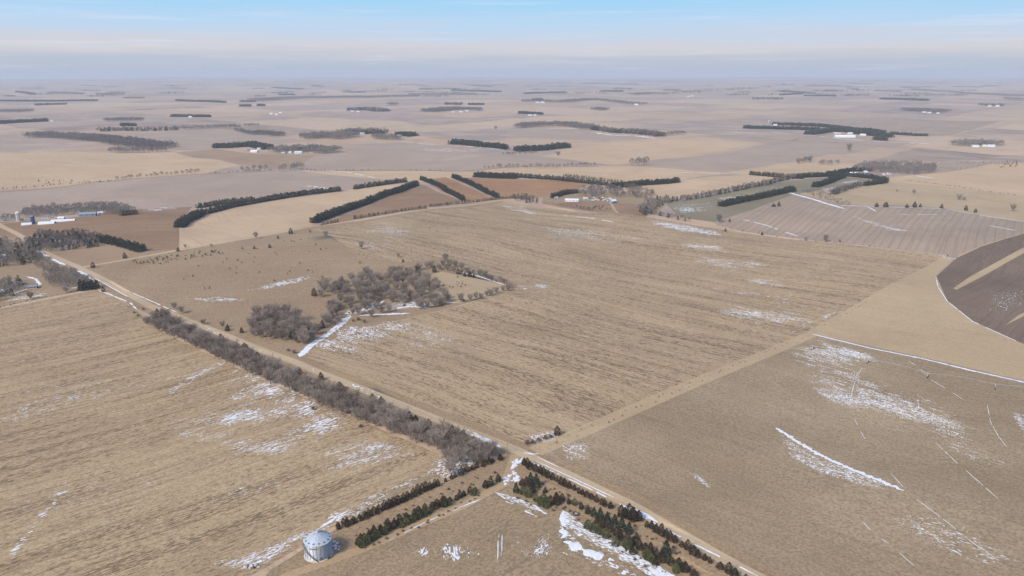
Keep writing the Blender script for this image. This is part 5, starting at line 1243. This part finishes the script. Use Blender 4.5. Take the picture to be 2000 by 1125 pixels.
meshobj('fan_housing', *onwall(R(325), 1.5, .3, 2.0, 1.0), M_steel, e)
meshobj('logo_plate', *onwall(R(291), 1.9, BH - 1.15, BH - .35, .12), M_yellow, e)
V, F = join([onwall(R(252 + 5 * k), .5, BH - 1.9, BH - 1.4, .10) for k in range(6)]); meshobj('lettering_block', V, F, M_steel, e)

# ------------------------------------------------------------------ power pole, marker, tank, logs, rocks
def pole(px, h_, label, arms=True):
    x, y = at(*px); e = empty('power_pole', (x, y, gz(x, y))); tag(e, label, 'pole', None)
    meshobj('post', *cyl(.17, -.5, h_, 8, r1=.11), M_wood, e)
    if arms:
        meshobj('crossarm', *boxvf(-1.3, 1.3, -.07, .07, h_ - 1.0, h_ - .82), M_wood, e)
        for xx in (-1.2, 0.6, 1.2): meshobj('insulator', *[([(p[0] + xx, p[1], p[2]) for p in v], f) for v, f in [cyl(.07, h_ - .82, h_ - .6, 6)]][0], M_white, e)
        meshobj('transformer', *[([(p[0] + .3, p[1], p[2]) for p in v], f) for v, f in [cyl(.28, h_ - 2.4, h_ - 1.3, 10)]][0], M_galv, e)
pole((991, 887), 8.5, 'wooden power pole with transformer beside the road corner')
x, y = at(1179, 969); e = empty('road_marker', (x, y, gz(x, y))); tag(e, 'thin white marker post on the verge of the gravel road', 'post')
meshobj('post', *cyl(.06, -.2, 1.9, 6), M_white, e); meshobj('marker_cap', *cyl(.11, 1.9, 2.1, 6), M_steel, e)
x, y = at(1125, 1005); e = empty('stock_tank', (x, y, gz(x, y) + .2), 0, 1.0); tag(e, 'ring-shaped tractor tyre tank lying on the snow drift', 'tank')
V, F = [], []
for k in range(28):
    for j in range(8):
        a, b = 2 * math.pi * k / 28, 2 * math.pi * j / 8; V.append(((1.5 + .32 * math.cos(b)) * math.cos(a), (1.5 + .32 * math.cos(b)) * math.sin(a), .3 + .38 * math.sin(b)))
for k in range(28):
    for j in range(8): F.append((k * 8 + j, ((k + 1) % 28) * 8 + j, ((k + 1) % 28) * 8 + (j + 1) % 8, k * 8 + (j + 1) % 8))
meshobj('tyre', V, F, M_rubber, e, smooth=True); meshobj('ice', *cyl(1.3, .15, .35, 24), plain('tank_ice', (.3, .28, .26), .4), e)
def logobj(px, ln, rz, label):
    x, y = at(*px); r = random.Random(int(px[0])); V, F = [], []; p = np.array((-ln / 2, 0, .2))
    for k in range(5):
        q = p + np.array((ln / 5, r.uniform(-.3, .3), r.uniform(-.05, .1))); tube(V, F, p, q, .22 - .03 * k, .19 - .03 * k, 6); p = q
    for _ in range(3):
        a = V[r.randrange(len(V))]; tube(V, F, a, np.array(a) + np.array((r.uniform(-.8, .8), r.uniform(-1.2, 1.2), r.uniform(.1, .8))), .08, .03, 4)
    o = meshobj('fallen_log', V, F, M_wood); o.location = (x, y, gz(x, y) + .15); o.rotation_euler = (0, 0, rz); tag(o, label, 'log')
logobj((1130, 1012), 4.0, R(170), 'dark branch lying just below the tyre tank on snow'); logobj((1150, 1016), 4.5, R(10), 'dark log at the planting edge right of the tyre tank')
logobj((1165, 1066), 5.0, R(150), 'dark weathered log lying on the broad drift, upper one'); logobj((1168, 1072), 3.6, R(160), 'dark weathered log lying on the broad drift, lower one'); logobj((1102, 1055), 5.5, R(60), 'pale bare pole lying beside the snow drift')
def rock(px, s_, label, mat=M_rock):
    x, y = at(*px); r = random.Random(int(px[0] * 7)); bm = bmesh.new(); bmesh.ops.create_icosphere(bm, subdivisions=2, radius=1)
    for v in bm.verts: v.co *= 1 + .35 * mnoise.noise(v.co * 1.3 + Vector((r.random() * 9, 0, 0)))
    me = bpy.data.meshes.new('boulder'); bm.to_mesh(me); bm.free(); me.materials.append(mat)
    o = link(bpy.data.objects.new('boulder', me)); o.location = (x, y, gz(x, y) + s_ * .25); o.scale = (s_, s_ * .8, s_ * .6); o.rotation_euler = (0, 0, r.random() * 3); tag(o, label, 'boulder', 'boulders at the field edge')
rock((492, 1106), 1.5, 'pale boulder in the rock pile at the lower field edge', M_rock)
for q, s_ in [((500, 1104), 1.1), ((505, 1108), .9), ((480, 1108), 1.2), ((488, 1110), .9)]: rock(q, s_, 'pale boulder in the rock pile at the lower field edge')
for q in [(485, 1106), (496, 1110)]:
    x, y = at(*q); plant('shrub', x, y, 'dark bush growing in the rock pile', 'bushes in the rock pile', .6, 'shrub')

# ------------------------------------------------------------------ centre-pivot irrigation machine
tw_px = [(1587, 683), (1695, 709), (1812, 737), (1943, 759), (2092, 782)]
tw_w = P(*tw_px); x, y = tw_w[0]
e = empty('irrigation_machine', (x, y, gz(x, y))); tag(e, 'long galvanised centre-pivot irrigation machine on wheeled towers in the lower right field', 'irrigation machine')
ez = gz(x, y); loc = [(p[0] - x, p[1] - y, gz(*p) - ez) for p in tw_w]
for i, p in enumerate(loc):
    a = np.array(loc[min(i + 1, 4)]) - np.array(loc[max(i - 1, 0)]); th = math.atan2(a[1], a[0])
    tw_ = empty('tower', p, th + math.pi / 2); tw_.parent = e
    for s in (-1, 1):
        V, F = [], []; tube(V, F, (0, 0, 3.9), (s * 2.0, 0, .9), .09, .09, 5); tube(V, F, (0, .4, 3.9), (s * 2.0, 0, .9), .07, .07, 4); meshobj('leg', V, F, M_galv, tw_)
        V, F = cyl(.72, -.2, .2, 16); V = [(p_[0] + s * 2.1, p_[2], p_[1] + .72) for p_ in V]; V2 = V; F2 = F + [tuple(range(15, -1, -1))]; meshobj('wheel', V2, F2, M_rubber, tw_)
    V, F = [], []; tube(V, F, (-2.1, 0, .95), (2.1, 0, .95), .1, .1, 5); meshobj('base_beam', V, F, M_galv, tw_)
    meshobj('control_box', *boxvf(-.3, .3, .2, .5, 3.2, 3.9), M_white, tw_)
for i in range(4):
    a, b = np.array(loc[i]) + (0, 0, 3.9), np.array(loc[i + 1]) + (0, 0, 3.9); V, F = [], []; nseg = 10
    pt = lambda t: a + (b - a) * t + np.array((0, 0, 1.1 * math.sin(math.pi * t)))
    for k in range(nseg): tube(V, F, pt(k / nseg), pt((k + 1) / nseg), .11, .11, 6)
    meshobj('pipe_span', V, F, M_galv, e)
    V, F = [], []
    for k in range(nseg):
        q0, q1 = pt(k / nseg), pt((k + 1) / nseg); m0 = a + (b - a) * ((k + .5) / nseg) + np.array((0, 0, -.1 * math.sin(math.pi * (k + .5) / nseg) - .3 + .3))
        tube(V, F, q0, m0 + (0, 0, -.35), .03, .03, 3); tube(V, F, m0 + (0, 0, -.35), q1, .03, .03, 3)
    meshobj('truss', V, F, M_galv, e)

# ------------------------------------------------------------------ haze
V, F = boxvf(-33000, 33000, -31000, 33500, -60, 262)
hz = meshobj('haze', V, F, []) ; hz['kind'] = 'stuff'
hm = bpy.data.materials.new('haze'); hm.use_nodes = True; t = hm.node_tree; t.nodes.clear()
o_ = t.nodes.new('ShaderNodeOutputMaterial'); pv = t.nodes.new('ShaderNodeVolumePrincipled')
pv.inputs['Color'].default_value = (.61, .69, .82, 1); pv.inputs['Density'].default_value = 6.6e-5
pv.inputs['Anisotropy'].default_value = 0.0
t.links.new(pv.outputs[0], o_.inputs['Volume']); hz.data.materials.append(hm)
